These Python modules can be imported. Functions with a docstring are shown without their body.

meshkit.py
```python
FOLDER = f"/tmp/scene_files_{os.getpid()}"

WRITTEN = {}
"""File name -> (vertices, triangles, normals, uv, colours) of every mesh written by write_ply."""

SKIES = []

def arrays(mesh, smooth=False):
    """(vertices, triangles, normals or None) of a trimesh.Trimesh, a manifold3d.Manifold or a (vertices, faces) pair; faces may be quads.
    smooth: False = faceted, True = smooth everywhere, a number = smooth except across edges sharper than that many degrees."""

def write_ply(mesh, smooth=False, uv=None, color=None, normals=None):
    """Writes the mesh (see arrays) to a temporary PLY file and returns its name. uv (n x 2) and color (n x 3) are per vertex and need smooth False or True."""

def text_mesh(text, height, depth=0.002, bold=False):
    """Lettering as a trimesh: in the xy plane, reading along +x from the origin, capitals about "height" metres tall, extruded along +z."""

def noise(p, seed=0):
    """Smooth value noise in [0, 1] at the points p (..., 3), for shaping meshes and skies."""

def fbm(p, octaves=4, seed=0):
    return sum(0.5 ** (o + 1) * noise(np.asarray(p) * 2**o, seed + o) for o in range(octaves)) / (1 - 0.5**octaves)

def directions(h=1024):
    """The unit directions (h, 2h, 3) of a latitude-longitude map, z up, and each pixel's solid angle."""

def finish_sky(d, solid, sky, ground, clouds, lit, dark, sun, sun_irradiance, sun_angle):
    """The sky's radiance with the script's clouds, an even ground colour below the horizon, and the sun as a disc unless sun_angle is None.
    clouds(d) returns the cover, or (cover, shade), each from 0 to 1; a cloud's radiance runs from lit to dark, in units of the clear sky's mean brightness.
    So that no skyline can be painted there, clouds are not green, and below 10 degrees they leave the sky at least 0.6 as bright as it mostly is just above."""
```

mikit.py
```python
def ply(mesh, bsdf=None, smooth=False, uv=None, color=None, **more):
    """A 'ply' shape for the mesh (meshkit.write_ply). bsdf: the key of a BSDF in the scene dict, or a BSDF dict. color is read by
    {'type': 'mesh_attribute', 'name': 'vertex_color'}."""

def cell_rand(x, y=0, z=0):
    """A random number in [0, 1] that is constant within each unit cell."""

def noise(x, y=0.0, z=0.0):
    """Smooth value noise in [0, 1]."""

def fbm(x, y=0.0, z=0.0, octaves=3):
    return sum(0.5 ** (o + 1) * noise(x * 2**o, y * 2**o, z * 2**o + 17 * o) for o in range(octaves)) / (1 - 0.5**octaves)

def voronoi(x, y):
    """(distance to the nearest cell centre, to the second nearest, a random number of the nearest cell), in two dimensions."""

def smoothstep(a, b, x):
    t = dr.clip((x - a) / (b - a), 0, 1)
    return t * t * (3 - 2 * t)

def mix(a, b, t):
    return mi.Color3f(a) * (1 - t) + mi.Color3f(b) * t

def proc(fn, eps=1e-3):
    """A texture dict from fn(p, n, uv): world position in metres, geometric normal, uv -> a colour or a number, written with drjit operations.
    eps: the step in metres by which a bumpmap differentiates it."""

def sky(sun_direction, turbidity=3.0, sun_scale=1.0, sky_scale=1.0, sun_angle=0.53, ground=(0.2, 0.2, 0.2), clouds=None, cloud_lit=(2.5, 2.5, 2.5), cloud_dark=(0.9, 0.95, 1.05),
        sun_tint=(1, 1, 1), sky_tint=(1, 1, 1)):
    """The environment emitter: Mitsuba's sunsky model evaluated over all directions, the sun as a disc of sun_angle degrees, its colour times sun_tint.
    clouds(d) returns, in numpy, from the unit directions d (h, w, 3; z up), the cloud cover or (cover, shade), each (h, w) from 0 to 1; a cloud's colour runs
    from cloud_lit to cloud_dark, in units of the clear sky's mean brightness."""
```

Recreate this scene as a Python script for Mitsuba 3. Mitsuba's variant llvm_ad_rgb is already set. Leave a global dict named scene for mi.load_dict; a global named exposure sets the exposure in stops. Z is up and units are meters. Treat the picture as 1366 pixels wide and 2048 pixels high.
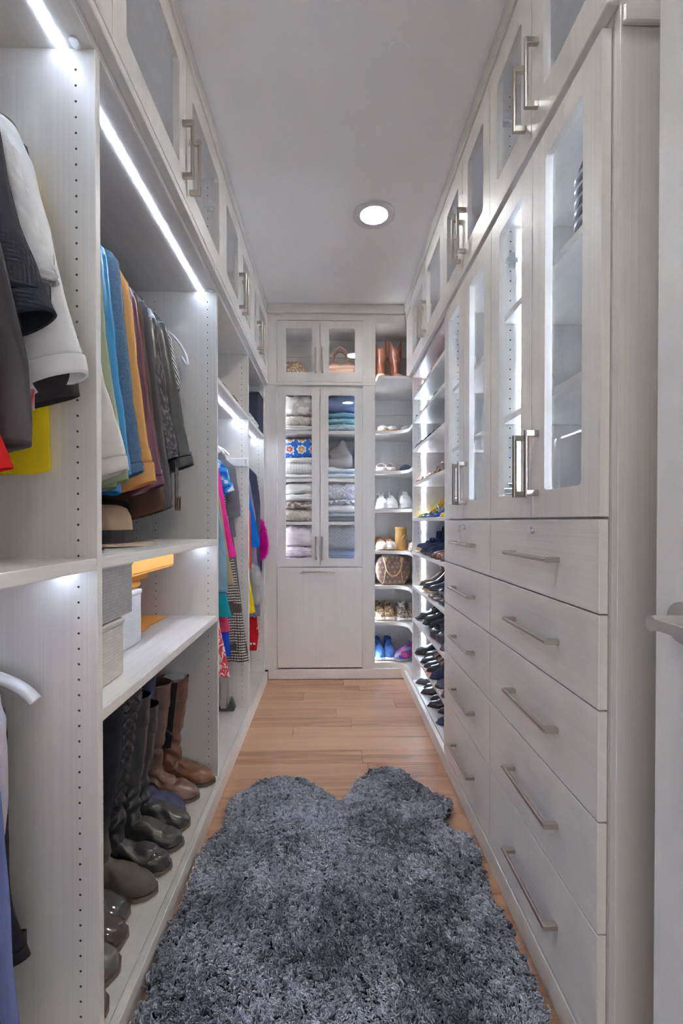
import math, numpy as np, trimesh, drjit as dr, mitsuba as mi, manifold3d as m3
import mikit, meshkit
from shapely.geometry import Polygon, Point, box as sbox
from shapely import affinity
T = mi.ScalarTransform4f
scene, labels = {}, {}
PI = math.pi

# ------------------------------------------------------------------ camera, light, exposure
H, YAW, PITCH, F = 1.152, 0.0209, -0.0098, 908.0
fw = np.array([math.sin(YAW) * math.cos(PITCH), math.cos(YAW) * math.cos(PITCH), math.sin(PITCH)])
scene['camera'] = {'type': 'perspective', 'fov_axis': 'x', 'fov': math.degrees(2 * math.atan(683 / F)), 'near_clip': 0.01, 'far_clip': 50.0,
                   'principal_point_offset_x': (683 - 682.0) / 1366, 'principal_point_offset_y': (1024 - 1050.8) / 2048,
                   'to_world': T().look_at(origin=[0, 0, H], target=[0, 0, H] + fw, up=[0, 0, 1])}
scene['hall_light'] = {'type': 'constant', 'radiance': {'type': 'rgb', 'value': [0.80, 0.80, 0.82]}}
LED, LAMP = [26.0, 31.5, 41.0], [650.0, 575.0, 465.0]
exposure = 0.58

# ------------------------------------------------------------------ materials
def rgb(c): return {'type': 'rgb', 'value': list(map(float, c))}
def two(b): return {'type': 'twosided', 'bsdf': b}
VC = {'type': 'mesh_attribute', 'name': 'vertex_color'}
def lam(kind):
    def fn(p, n, uv):
        if kind == 'v':
            a, b = (p.x + p.y) * 1.0, p.z
        elif kind == 'h':
            a, b = p.z + 0.7 * p.x, p.y
        else:
            a, b = p.z + 0.7 * p.y, p.x
        s = 0.4 * mikit.noise(a * 260 + 0.8 * mikit.noise(b * 3, a * 8), b * 1.6, 3.0) + 0.4 * mikit.noise(a * 700, b * 3.5, 7.0) + 0.2 * mikit.noise(a * 9, b * 0.7, 11.0)
        t = mikit.smoothstep(0.25, 0.8, s)
        d = mikit.smoothstep(0.55, 0.8, mikit.noise(a * 22, b * 1.4, 21.0)) * 0.22
        return mikit.mix(mikit.mix((0.625, 0.603, 0.573), (0.668, 0.647, 0.620), t), (0.575, 0.55, 0.518), d)
    return fn
lamv, lamh, lamx = lam('v'), lam('h'), lam('x')
scene['lam_v'] = two({'type': 'principled', 'base_color': mikit.proc(lamv), 'roughness': 0.42, 'specular': 0.4})
scene['lam_h'] = two({'type': 'principled', 'base_color': mikit.proc(lamh), 'roughness': 0.42, 'specular': 0.4})
scene['lam_x'] = two({'type': 'principled', 'base_color': mikit.proc(lamx), 'roughness': 0.42, 'specular': 0.4})
scene['paint'] = {'type': 'diffuse', 'reflectance': rgb((0.70, 0.70, 0.70))}
scene['paint_c'] = {'type': 'diffuse', 'reflectance': rgb((0.88, 0.88, 0.875))}
scene['door_white'] = two({'type': 'principled', 'base_color': rgb((0.66, 0.66, 0.66)), 'roughness': 0.4, 'specular': 0.4})
scene['white_plastic'] = two({'type': 'principled', 'base_color': rgb((0.80, 0.81, 0.82)), 'roughness': 0.3, 'specular': 0.5})
scene['nickel'] = two({'type': 'principled', 'base_color': rgb((0.47, 0.43, 0.39)), 'roughness': 0.24, 'metallic': 1.0})
scene['chrome'] = two({'type': 'principled', 'base_color': rgb((0.75, 0.76, 0.78)), 'roughness': 0.15, 'metallic': 1.0})
scene['lever_metal'] = two({'type': 'principled', 'base_color': rgb((0.42, 0.42, 0.42)), 'roughness': 0.3, 'metallic': 0.5})
scene['glass'] = {'type': 'thindielectric', 'int_ior': 1.5}
scene['flat_dark'] = two({'type': 'diffuse', 'reflectance': rgb((0.05, 0.04, 0.03))})  # dark colour for small parts; paints in the shade of the pin holes
scene['fabric'] = two({'type': 'principled', 'base_color': VC, 'roughness': 0.9, 'specular': 0.15, 'sheen': 0.06})
scene['leather'] = two({'type': 'principled', 'base_color': VC, 'roughness': 0.27, 'specular': 0.55})
scene['patent'] = two({'type': 'principled', 'base_color': VC, 'roughness': 0.14, 'specular': 0.6})
def ribs(p, n, uv): return 0.0011 * dr.sin(p.z * 900 + 2 * mikit.noise(p.x * 60, p.y * 60, p.z * 60)) * (0.5 + 0.5 * dr.sin((p.x + p.y) * 700))
scene['knitwear'] = two({'type': 'bumpmap', 'arbitrary': mikit.proc(ribs, 5e-4), 'scale': 1.0, 'bsdf': {'type': 'principled', 'base_color': VC, 'roughness': 0.9, 'specular': 0.15, 'sheen': 0.1}})
def denimfn(p, n, uv):
    k = 0.5 * mikit.noise(p.x * 900, p.y * 900, p.z * 160) + 0.3 * mikit.noise(p.x * 200, p.y * 200, p.z * 900) + 0.4 * (mikit.noise(p.x * 18, p.y * 18, p.z * 7) - 0.3)
    return mikit.mix((0.035, 0.085, 0.165), (0.16, 0.26, 0.38), k)
scene['denim'] = two({'type': 'principled', 'base_color': mikit.proc(denimfn), 'roughness': 0.9, 'specular': 0.15})
scene['wool'] = two({'type': 'diffuse', 'reflectance': VC})
def floorfn(p, n, uv):
    r = uv.x
    x = p.x + r * 37.0
    g = 0.55 * mikit.noise(x * 3.0 + mikit.noise(x * 2, p.y * 9, r * 50) * 1.5, p.y * 60, r * 91) + 0.45 * mikit.noise(x * 9, p.y * 300, r * 17)
    c = mikit.mix(mikit.mix((0.28, 0.145, 0.088), (0.46, 0.25, 0.158), mikit.smoothstep(0.2, 0.8, g)), (0.54, 0.315, 0.205), uv.y * 0.8)
    k = mikit.smoothstep(0.72, 0.85, mikit.noise(x * 1.6, p.y * 30, r * 33)) * 0.35
    return mikit.mix(c, (0.22, 0.12, 0.075), k)
scene['wood'] = two({'type': 'principled', 'base_color': mikit.proc(floorfn), 'roughness': 0.36, 'specular': 0.45})
def weave(c1, c2):
    def fn(p, n, uv):
        u, v = (p.x + p.y) / 0.0085, p.z / 0.0085
        fu, fv = u - dr.floor(u), v - dr.floor(v)
        on = mikit.cell_rand(dr.floor(u / 2), dr.floor(v), 5)
        line = dr.select((dr.abs(fv - 0.5) > 0.40) | ((dr.abs(fu - 0.5) > 0.36) & (on > 0.35)), 1.0, 0.0)
        return mikit.mix(c1, c2, line * (0.4 + 0.4 * on))
    return fn
wv1, wv2 = weave((0.52, 0.50, 0.47), (0.36, 0.345, 0.33)), weave((0.74, 0.73, 0.73), (0.60, 0.59, 0.59))
scene['woven_grey'] = two({'type': 'principled', 'base_color': mikit.proc(wv1), 'roughness': 0.7})
scene['woven_white'] = two({'type': 'principled', 'base_color': mikit.proc(wv2), 'roughness': 0.7})
def mono(p, n, uv):
    s = 0.036
    row = dr.floor(p.z / s)
    u = p.x / s + 0.5 * (row - 2 * dr.floor(row / 2))
    col = dr.floor(u)
    a, b = (u - col - 0.5) * 2, (p.z / s - row - 0.5) * 2
    r, th = dr.sqrt(a * a + b * b), dr.atan2(b, a)
    k = mikit.cell_rand(row - 3 * dr.floor(row / 3), 1, 1)
    flower = r < 0.34 + 0.22 * dr.cos(4 * th)
    dia = (dr.abs(a) + dr.abs(b) < 0.62) & ((dr.abs(a) + dr.abs(b) > 0.42) | (r < 0.16))
    lv = ((dr.abs(a + 0.28) < 0.08) & (dr.abs(b) < 0.5)) | ((dr.abs(b + 0.46) < 0.08) & (dr.abs(a + 0.08) < 0.28)) | ((dr.abs(dr.abs(a - 0.08) - 0.28 * (b * 0.7 + 0.5)) < 0.07) & (dr.abs(b - 0.05) < 0.45))
    odd = (col - 2 * dr.floor(col / 2)) > 0.5
    on = dr.select((row - 3 * dr.floor(row / 3)) < 0.5, dr.select(odd, lv, flower), dr.select((row - 3 * dr.floor(row / 3)) < 1.5, dia, flower))
    return dr.select(on, mi.Color3f(0.33, 0.24, 0.15), mikit.mix((0.085, 0.05, 0.035), (0.13, 0.08, 0.06), mikit.noise(p.x * 60, p.y * 60, p.z * 60)))
scene['monogram'] = two({'type': 'principled', 'base_color': mikit.proc(mono), 'roughness': 0.4, 'specular': 0.5})

def plaidfn(p, n, uv):
    u, v = (p.x + p.y) / 0.0125, p.z / 0.015
    fu, fv = u - dr.floor(u), v - dr.floor(v)
    light = (fu > 0.22) & (fv < 0.45)
    band = mikit.noise(p.x * 14 + 3, p.y * 14, p.z * 9) > 0.66
    return dr.select(light & ~band, mi.Color3f(0.70, 0.66, 0.58), mi.Color3f(0.045, 0.04, 0.04))
def leofn(p, n, uv):
    a, b = p.x * 75 + p.y * 20, p.z * 75 + p.y * 40
    d, e, r = mikit.voronoi(a + 0.6 * mikit.noise(a * 1.5, b * 1.5), b)
    th = 0.30 + 0.16 * r
    ring = (dr.abs(d - th) < 0.12) & (mikit.noise(a * 2.2, b * 2.2, 5) > 0.34)
    return dr.select(ring, mi.Color3f(0.03, 0.02, 0.014), dr.select(d < th, mi.Color3f(0.30, 0.155, 0.06), mi.Color3f(0.62, 0.45, 0.27)))
def floralfn(p, n, uv):
    a, b = (p.x + p.y) * 60, p.z * 60
    k = mikit.fbm(a + 2 * mikit.noise(a, b, 2), b + 2 * mikit.noise(a, b, 9), 4.0)
    return dr.select(k > 0.5, mi.Color3f(0.72, 0.07, 0.09), mi.Color3f(0.80, 0.76, 0.75))
def grannyfn(p, n, uv):
    a, b = p.x / 0.088, p.z / 0.078
    ca, cb = dr.floor(a), dr.floor(b)
    x, y = a - ca - 0.5, b - cb - 0.5
    r = dr.sqrt(x * x + y * y) + 0.045 * dr.cos(7 * dr.atan2(y, x)) + 0.05 * (mikit.noise(p.x * 240, p.z * 240) - 0.5)
    k = mikit.cell_rand(ca, cb, 3)
    c = dr.select(k > 0.66, mi.Color3f(0.55, 0.28, 0.09), dr.select(k > 0.33, mi.Color3f(0.50, 0.06, 0.12), mi.Color3f(0.06, 0.14, 0.15)))
    return dr.select(r < 0.10, mi.Color3f(0.7, 0.45, 0.2), dr.select(r < 0.25, c, dr.select(r < 0.39, mi.Color3f(0.72, 0.72, 0.69), mi.Color3f(0.015, 0.13, 0.48))))
for k_, f_ in (('plaid', plaidfn), ('leopard', leofn), ('floral', floralfn), ('granny', grannyfn)):
    scene[k_] = two({'type': 'principled', 'base_color': mikit.proc(f_), 'roughness': 0.85, 'specular': 0.2})

# ------------------------------------------------------------------ bookkeeping
def uniq(name):
    if name not in labels and name not in scene:
        return name
    k = 1
    while f'{name}_{k:03d}' in labels or f'{name}_{k:03d}' in scene:
        k += 1
    return f'{name}_{k:03d}'
def thing(name, label, cat, group=None):
    k = uniq(name)
    labels[k] = {'label': label, 'category': cat}
    if group: labels[k]['group'] = group
    return k
used = set()
def part(root, name, d, label=None, kind=None, **more):
    k0 = f'{root}__{name}'
    k, i = k0, 0
    while k in used:
        i += 1
        k = f'{k0}_{i:03d}'
    used.add(k)
    scene[k] = {**d, **more}
    if label or kind:
        labels[k] = {}
        if label: labels[k]['label'] = label
        if kind: labels[k]['kind'] = kind
    return k
def struct(name, d, label, parent=None):
    scene[name] = d
    labels[name] = {'label': label, 'kind': 'structure'}
    return name
def solo(name, d, label, cat, group=None):
    k = thing(name, label, cat, group)
    scene[k] = d
    return k
def P(mesh, bsdf, smooth=False, **kw): return mikit.ply(mesh, bsdf, smooth, **kw)

# ------------------------------------------------------------------ mesh helpers
def box(x0, x1, y0, y1, z0, z1, c=0.0):
    if c <= 0:
        m = trimesh.creation.box(extents=[abs(x1 - x0), abs(y1 - y0), abs(z1 - z0)])
        m.apply_translation([(x0 + x1) / 2, (y0 + y1) / 2, (z0 + z1) / 2])
        return m
    pts = []
    for X, sx in ((x0, 1), (x1, -1)):
        for Y, sy in ((y0, 1), (y1, -1)):
            for Z, sz in ((z0, 1), (z1, -1)):
                pts += [(X, Y + sy * c, Z + sz * c), (X + sx * c, Y, Z + sz * c), (X + sx * c, Y + sy * c, Z)]
    return trimesh.convex.convex_hull(np.array(pts))
def cat(*ms):
    return trimesh.util.concatenate([m for m in ms])
def clean(v, f): return trimesh.Trimesh(np.asarray(v, float), np.asarray(f, int), process=False)
def grid_faces(n, m, closed=True):
    i, j = np.meshgrid(np.arange(n - 1), np.arange(m if closed else m - 1), indexing='ij')
    i, j = i.ravel(), j.ravel()
    a, b, c, d = i * m + j, i * m + (j + 1) % m, (i + 1) * m + (j + 1) % m, (i + 1) * m + j
    return np.vstack([np.stack([a, b, c], 1), np.stack([a, c, d], 1)])
def loft(rings, cap=True):
    """rings (n,m,3), closed; fixes orientation outward."""
    r = np.asarray(rings, float)
    n, m = r.shape[:2]
    v, f = r.reshape(-1, 3), grid_faces(n, m)
    if cap:
        a, b = r[0].mean(0), r[-1].mean(0)
        v = np.vstack([v, a, b])
        j = np.arange(m)
        f = np.vstack([f, np.stack([np.full(m, n * m), (j + 1) % m, j], 1), np.stack([np.full(m, n * m + 1), (n - 1) * m + j, (n - 1) * m + (j + 1) % m], 1)])
    t = clean(v, f)
    if t.volume < 0: t.invert()
    return t
def tube(path, r, sides=8, cap=True):
    p = np.asarray(path, float)
    r = np.broadcast_to(r, (len(p),))
    t = np.gradient(p, axis=0)
    t /= np.linalg.norm(t, axis=1, keepdims=True) + 1e-12
    up = np.array([0.13, 0.2, 0.97]) if abs(t[:, 2]).mean() < 0.7 else np.array([0.97, 0.2, 0.13])
    a = np.cross(t, up); a /= np.linalg.norm(a, axis=1, keepdims=True) + 1e-12
    b = np.cross(t, a)
    g = np.arange(sides) * 2 * PI / sides
    return loft(p[:, None] + r[:, None, None] * (np.cos(g)[None, :, None] * a[:, None] + np.sin(g)[None, :, None] * b[:, None]), cap)
def cyl(p0, p1, r, sides=24): return tube(np.linspace(p0, p1, 2), r, sides)
def bez(pts, n=16):
    p = np.array(pts, float); t = np.linspace(0, 1, n)[:, None]
    while len(p) > 1 and p.ndim == 2:
        q = [np.repeat(x[None], n, 0) for x in p]
        while len(q) > 1: q = [(1 - t) * q[i] + t * q[i + 1] for i in range(len(q) - 1)]
        return q[0]
def rrect(u0, u1, v0, v1, r, n=5):
    return sbox(u0 + r, v0 + r, u1 - r, v1 - r).buffer(r, quad_segs=n)
def extr(poly, h): return trimesh.creation.extrude_polygon(poly, h, engine='earcut')
def facemap(m, face, plane):
    """local (u, v, w out of the face) -> world. L faces +x, R faces -x, B faces -y."""
    v = np.array(m.vertices)
    u, z, w = v[:, 0], v[:, 1], v[:, 2]
    if face == 'L': q = np.stack([plane + w, u, z], 1); flip = False
    elif face == 'R': q = np.stack([plane - w, u, z], 1); flip = True
    else: q = np.stack([u, plane - w, z], 1); flip = False
    t = clean(q, m.faces.copy())
    if t.is_watertight:
        if t.volume < 0: t.invert()
    elif flip: t.invert()
    return t
def vcol(m, c): return np.tile(np.asarray(c, float), (len(m.vertices), 1))
def VCP(m, bsdf, c, smooth=True):
    c = np.asarray(c, float)
    if c.ndim == 1: c = vcol(m, c)
    return mikit.ply(m, bsdf, smooth, color=np.clip(c, 0, 1))
def nz(p, s, seed=0, o=3): return meshkit.fbm(np.asarray(p) * s, o, seed)
def sstep(a, b, x):
    t = np.clip((np.asarray(x, float) - a) / (b - a), 0, 1); return t * t * (3 - 2 * t)
def place(m, x=0, y=0, z=0, rz=0):
    q = m.copy(); c, s = math.cos(rz), math.sin(rz)
    v = np.array(q.vertices); q.vertices = np.stack([c * v[:, 0] - s * v[:, 1] + x, s * v[:, 0] + c * v[:, 1] + y, v[:, 2] + z], 1); return q
def TW(x, y, z, rz=0, mirror=False):
    t = T().translate([x, y, z]).rotate([0, 0, 1], math.degrees(rz))
    return t.scale([1, -1, 1]) if mirror else t

# ------------------------------------------------------------------ key planes
XL, XLT, XLB = -0.4825, -0.459, -1.08         # left bays: panel fronts, trims, back
XRD, XRP, XRT, XRB = 0.528, 0.549, 0.525, 1.10 # right: door fronts, carcass fronts, trims, back
P1, P2, P3, P4 = 0.946, 1.929, 2.654, 3.268
TH = 0.019
YB, YBB = 3.298, 3.65
ZC, ZT, ZU = 2.715, 2.134, 2.162               # ceiling, top of base units, bottom of upper doors
BH = 0.070

# ------------------------------------------------------------------ shell
struct('floor', P(box(-1.2, 1.25, -0.14, 3.8, -0.05, -0.012), 'wood'), 'honey brown hardwood plank floor', None)
rng = np.random.default_rng(3)
pm = {}
for i in range(28):
    y0 = 3.290 - 0.127 * (i + 1)
    x = -0.50 - rng.random() * 0.5
    while x < 0.56:
        ln = 0.45 + rng.random() * 0.75
        a, b = max(x, -0.47), min(x + ln, 0.535)
        if b - a > 0.02:
            m = box(a + 0.0006, b - 0.0006, y0 + 0.0005, y0 + 0.1265, -0.012, 0.0 - rng.random() * 0.0003, 0.0012)
            part('floor', 'plank', P(m, 'wood', uv=np.tile([rng.random(), rng.random()], (len(m.vertices), 1))))
        x += ln
struct('ceiling', P(box(-1.2, 1.25, -0.14, 3.8, ZC, ZC + 0.08), 'paint_c'), 'flat light grey ceiling')
struct('wall_left', P(box(-1.2, -1.085, -0.14, 3.8, -0.012, ZC), 'paint'), 'plain wall behind the left bays')
struct('wall_right', P(box(1.105, 1.22, -0.14, 3.8, -0.012, ZC), 'paint'), 'plain wall behind the right cabinets')
struct('wall_back', P(box(-1.085, 1.105, 3.66, 3.8, -0.012, ZC), 'paint'), 'plain wall behind the end cabinets')
fwall = extr(Polygon([(-1.085, -0.012), (-0.36, -0.012), (-0.36, 2.07), (0.545, 2.07), (0.545, -0.012), (1.105, -0.012), (1.105, ZC), (-1.085, ZC)]), 0.12)
fwall.vertices = np.stack([fwall.vertices[:, 0], fwall.vertices[:, 2] - 0.14, fwall.vertices[:, 1]], 1)
if fwall.volume < 0: fwall.invert()
struct('wall_front', P(fwall, 'paint'), 'wall with the doorway the closet is entered by')
struct('door_1', P(box(0.549, 0.584, -0.01, 0.757, 0.008, 2.045, 0.002), 'door_white'), 'white door standing open against the right side')
ros = facemap(extr(Point(0.689, 0.994).buffer(0.0325, quad_segs=12), 0.008), 'R', 0.549)
ld = part('door_1', 'door_handle', P(ros, 'lever_metal'), label='satin nickel lever handle on a round rose')
part(ld, 'neck', P(cyl([0.545, 0.689, 0.994], [0.492, 0.689, 0.994], 0.0122), 'lever_metal', 40))
lv = facemap(extr(rrect(0.575, 0.697, 0.986, 1.002, 0.006), 0.007), 'R', 0.499)
part(ld, 'lever', P(lv, 'lever_metal'))

# trims
def trim(n, m, lab, mat='lam_h'): struct(f'trim_{n}', P(m, mat), lab)
trim(1, cat(box(XL + 0.003, XLT, 0.0, P4 - 0.004, 0.0, BH, 0.002)), 'pale base rail along the foot of the left bays')
trim(2, box(XRT, XRP - 0.002, 0.88, YB - 0.004, 0.0, BH, 0.002), 'pale base rail along the foot of the right cabinets')
trim(3, box(XLT - 0.001, XRT + 0.001, YB - 0.003, YB + 0.016, 0.0, BH + 0.004, 0.002), 'pale base rail below the end cabinet', 'lam_x')
trim(4, cat(box(XL - 0.01, XLT, -0.0, YB, 2.648, ZC, 0.003)), 'pale crown board at the ceiling above the left uppers')
trim(5, cat(box(XRT, XRP + 0.01, 0.86, YB, 2.648, ZC, 0.003)), 'pale crown board at the ceiling above the right uppers')
trim(6, cat(box(XLT, XRT, YB - 0.02, YB + 0.01, 2.648, ZC, 0.003)), 'pale crown board at the ceiling above the end cabinet', 'lam_x')
trim(7, cat(box(XL, XLT, 0.0, YB, ZT + 0.003, ZU - 0.003, 0.002)), 'light rail under the left upper doors')
trim(8, cat(box(XRT, XRP, 0.862, YB, ZT + 0.003, ZU - 0.003, 0.002)), 'light rail under the right upper doors')
trim(9, cat(box(XLT - 0.012, 0.56, YB + 0.002, YB + 0.02, ZT + 0.002, ZU - 0.004)), 'light rail under the end upper doors', 'lam_x')
trim(10, box(XL - 0.004, XLT - 0.008, 0.0, YB, 2.603, 2.6475), 'frieze board above the left upper doors')
trim(11, box(XRT + 0.010, XRP + 0.004, 0.866, YB, 2.603, 2.6475), 'frieze board above the right upper doors')
trim(12, box(XLT - 0.008, XRT + 0.008, YB + 0.0, YB + 0.012, 2.603, 2.6475), 'frieze board above the end upper doors', 'lam_x')
trim(13, box(XRP, 1.10, 0.848, 0.8595, 2.090, 2.124, 0.003), 'small cleat moulding across the near end panel', 'lam_x')

# ------------------------------------------------------------------ reusable fittings
def pull_mesh(L, out=0.036):
    """bar pull along local v, centred, w out."""
    p = [cyl([0, -L / 2 - 0.0, out - 0.0055], [0, L / 2 + 0.0, out - 0.0055], 0.0058, 14)]
    for s in (-1, 1):
        p.append(box(-0.0062, 0.0062, s * (L / 2 - 0.008) - 0.008, s * (L / 2 - 0.008) + 0.008, 0.0, out - 0.004, 0.0012))
    return cat(*p)
def pull(root, face, plane, u, z, L, horiz=False, out=0.036):
    m = pull_mesh(L, out)
    v = np.array(m.vertices)
    if horiz: v = np.stack([v[:, 1], -v[:, 0], v[:, 2]], 1)
    m = clean(v + [u, z, 0.0], m.faces)
    part(root, 'handle', P(facemap(m, face, plane), 'nickel', 40))
def bevelpanel(poly, th):
    return extr(poly, th)
def door(root, face, plane, u0, u1, z0, z1, glass=None, h=None, name='door', mat='lam_v', horiz=False, Lh=0.17):
    """plane: outer face. Panel is TH thick behind it."""
    poly = sbox(u0, z0, u1, z1)
    if glass:
        poly = poly.difference(rrect(*glass, 0.013))
        m = extr(poly, TH); m.apply_translation([0, 0, -TH])
    else:
        m = box(u0, u1, z0, z1, -TH, 0, 0.0018)
    d = part(root, name, P(facemap(m, face, plane), mat))
    if glass:
        g = glass
        q = clean([[g[0] - .006, g[2] - .006, -0.012], [g[1] + .006, g[2] - .006, -0.012], [g[1] + .006, g[3] + .006, -0.012], [g[0] - .006, g[3] + .006, -0.012]], [[0, 1, 2], [0, 2, 3]])
        part(d, 'pane', P(facemap(q, face, plane), 'glass'))
    if h: pull(d, face, plane, h[0], h[1], Lh, horiz)
    return d
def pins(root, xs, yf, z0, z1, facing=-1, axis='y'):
    """column of flat dark discs, 32 mm apart, painting in the shade of shelf-pin holes."""
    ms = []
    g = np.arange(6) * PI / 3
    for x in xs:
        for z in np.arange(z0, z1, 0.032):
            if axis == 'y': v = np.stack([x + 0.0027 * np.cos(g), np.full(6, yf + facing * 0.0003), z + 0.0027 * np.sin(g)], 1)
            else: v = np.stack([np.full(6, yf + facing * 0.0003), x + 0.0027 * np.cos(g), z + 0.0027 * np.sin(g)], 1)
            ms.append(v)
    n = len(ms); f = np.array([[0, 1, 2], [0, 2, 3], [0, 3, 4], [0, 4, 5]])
    part(root, 'pin_hole_discs', P(clean(np.vstack(ms), np.vstack([f + 6 * i for i in range(n)])), 'flat_dark'), kind='stuff', label='column of small dark discs painted in for shelf-pin holes')
def led(root, *b, k=1.0):  # fitted strips, and unseen fill strips added in the upper cabinets
    part(root, 'led_or_fill_strip', {**P(box(*b), 'white_plastic'), 'emitter': {'type': 'area', 'radiance': rgb(np.array(LED) * k)}}, label='lit white LED strip')

# ------------------------------------------------------------------ left hanging bays
bays = [('near', 0.0, P1, 'open hanging bay nearest the doorway on the left, short garments above and below one shelf'),
        ('jackets', P1 + TH, P2, 'open bay on the left with coloured jackets above, boxes on a shelf and boots below'),
        ('long', P2 + TH, P3, 'open left bay past the jackets, blouses and long dresses under a lit shelf'),
        ('corner', P3 + TH, P4, 'narrow open bay in the far left corner with coats and furs')]
bay = []
for i, (nm, a, b, lab) in enumerate(bays):
    r = thing('hanging_bay', lab, 'wardrobe')
    bay.append(r)
    part(r, 'partition', P(box(XLB, XL, b, b + (TH if i < 3 else 0.028), 0.0, ZT - TH, 0.001), 'lam_v'))
    part(r, 'top_shelf', P(box(XLB, XL, a, b + (TH if i < 3 else 0.028), ZT - TH, ZT, 0.001), 'lam_h'))
    part(r, 'deck', P(box(XLB, XL + 0.002, a, b, 0.0, BH - 0.002), 'lam_h'))
    part(r, 'back_panel', P(box(XLB - 0.004, XLB + 0.004, a, b, BH, ZT - TH), 'lam_v'))
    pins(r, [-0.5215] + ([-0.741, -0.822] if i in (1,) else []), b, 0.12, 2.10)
    zs = [(1.0515, 1.0755), (0.728, 0.753)] if i == 1 else ([(1.0515, 1.0755)] if i == 0 else [(1.743, 1.765)])
    for z0, z1 in zs:
        part(r, 'shelf', P(box(XLB, XL - 0.001, a, b, z0, z1, 0.0012), 'lam_h'))
    if i < 2:
        led(r, -0.5565, -0.5425, a + 0.01, b - 0.004, ZT - TH - 0.004, ZT - TH, k=0.5)
        led(r, -0.5565, -0.5425, a + 0.01, b - 0.004, 1.0475, 1.0515, k=0.45)
    else:
        led(r, -0.556, -0.542, a + 0.01, b - 0.004, 1.739, 1.743, k=0.75)
    rz = [2.045, 2.045, 1.665, 1.665][i]
    part(r, 'rod', P(cyl([-0.78, a, rz], [-0.78, b, rz], 0.0125, 16), 'chrome', 40), label='chrome hanging rod')
    if i == 0: part(r, 'rod', P(cyl([-0.78, a, 0.985], [-0.78, b, 0.985], 0.0125, 16), 'chrome', 40), label='chrome hanging rod')
    for px in ([-0.505] if i else [-0.515]):   # shelf fastener under the top shelf
        s = facemap(extr(rrect(-0.009, 0.009, -0.012, 0.012, 0.008), 0.004), 'B', 0)
        part(r, 'shelf_fastener', P(place(clean(np.stack([s.vertices[:, 0] + px, s.vertices[:, 2] * 1.0 + b - 0.014, ZT - TH + s.vertices[:, 1]], 1), s.faces), 0, 0, 0), 'chrome'))
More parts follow.
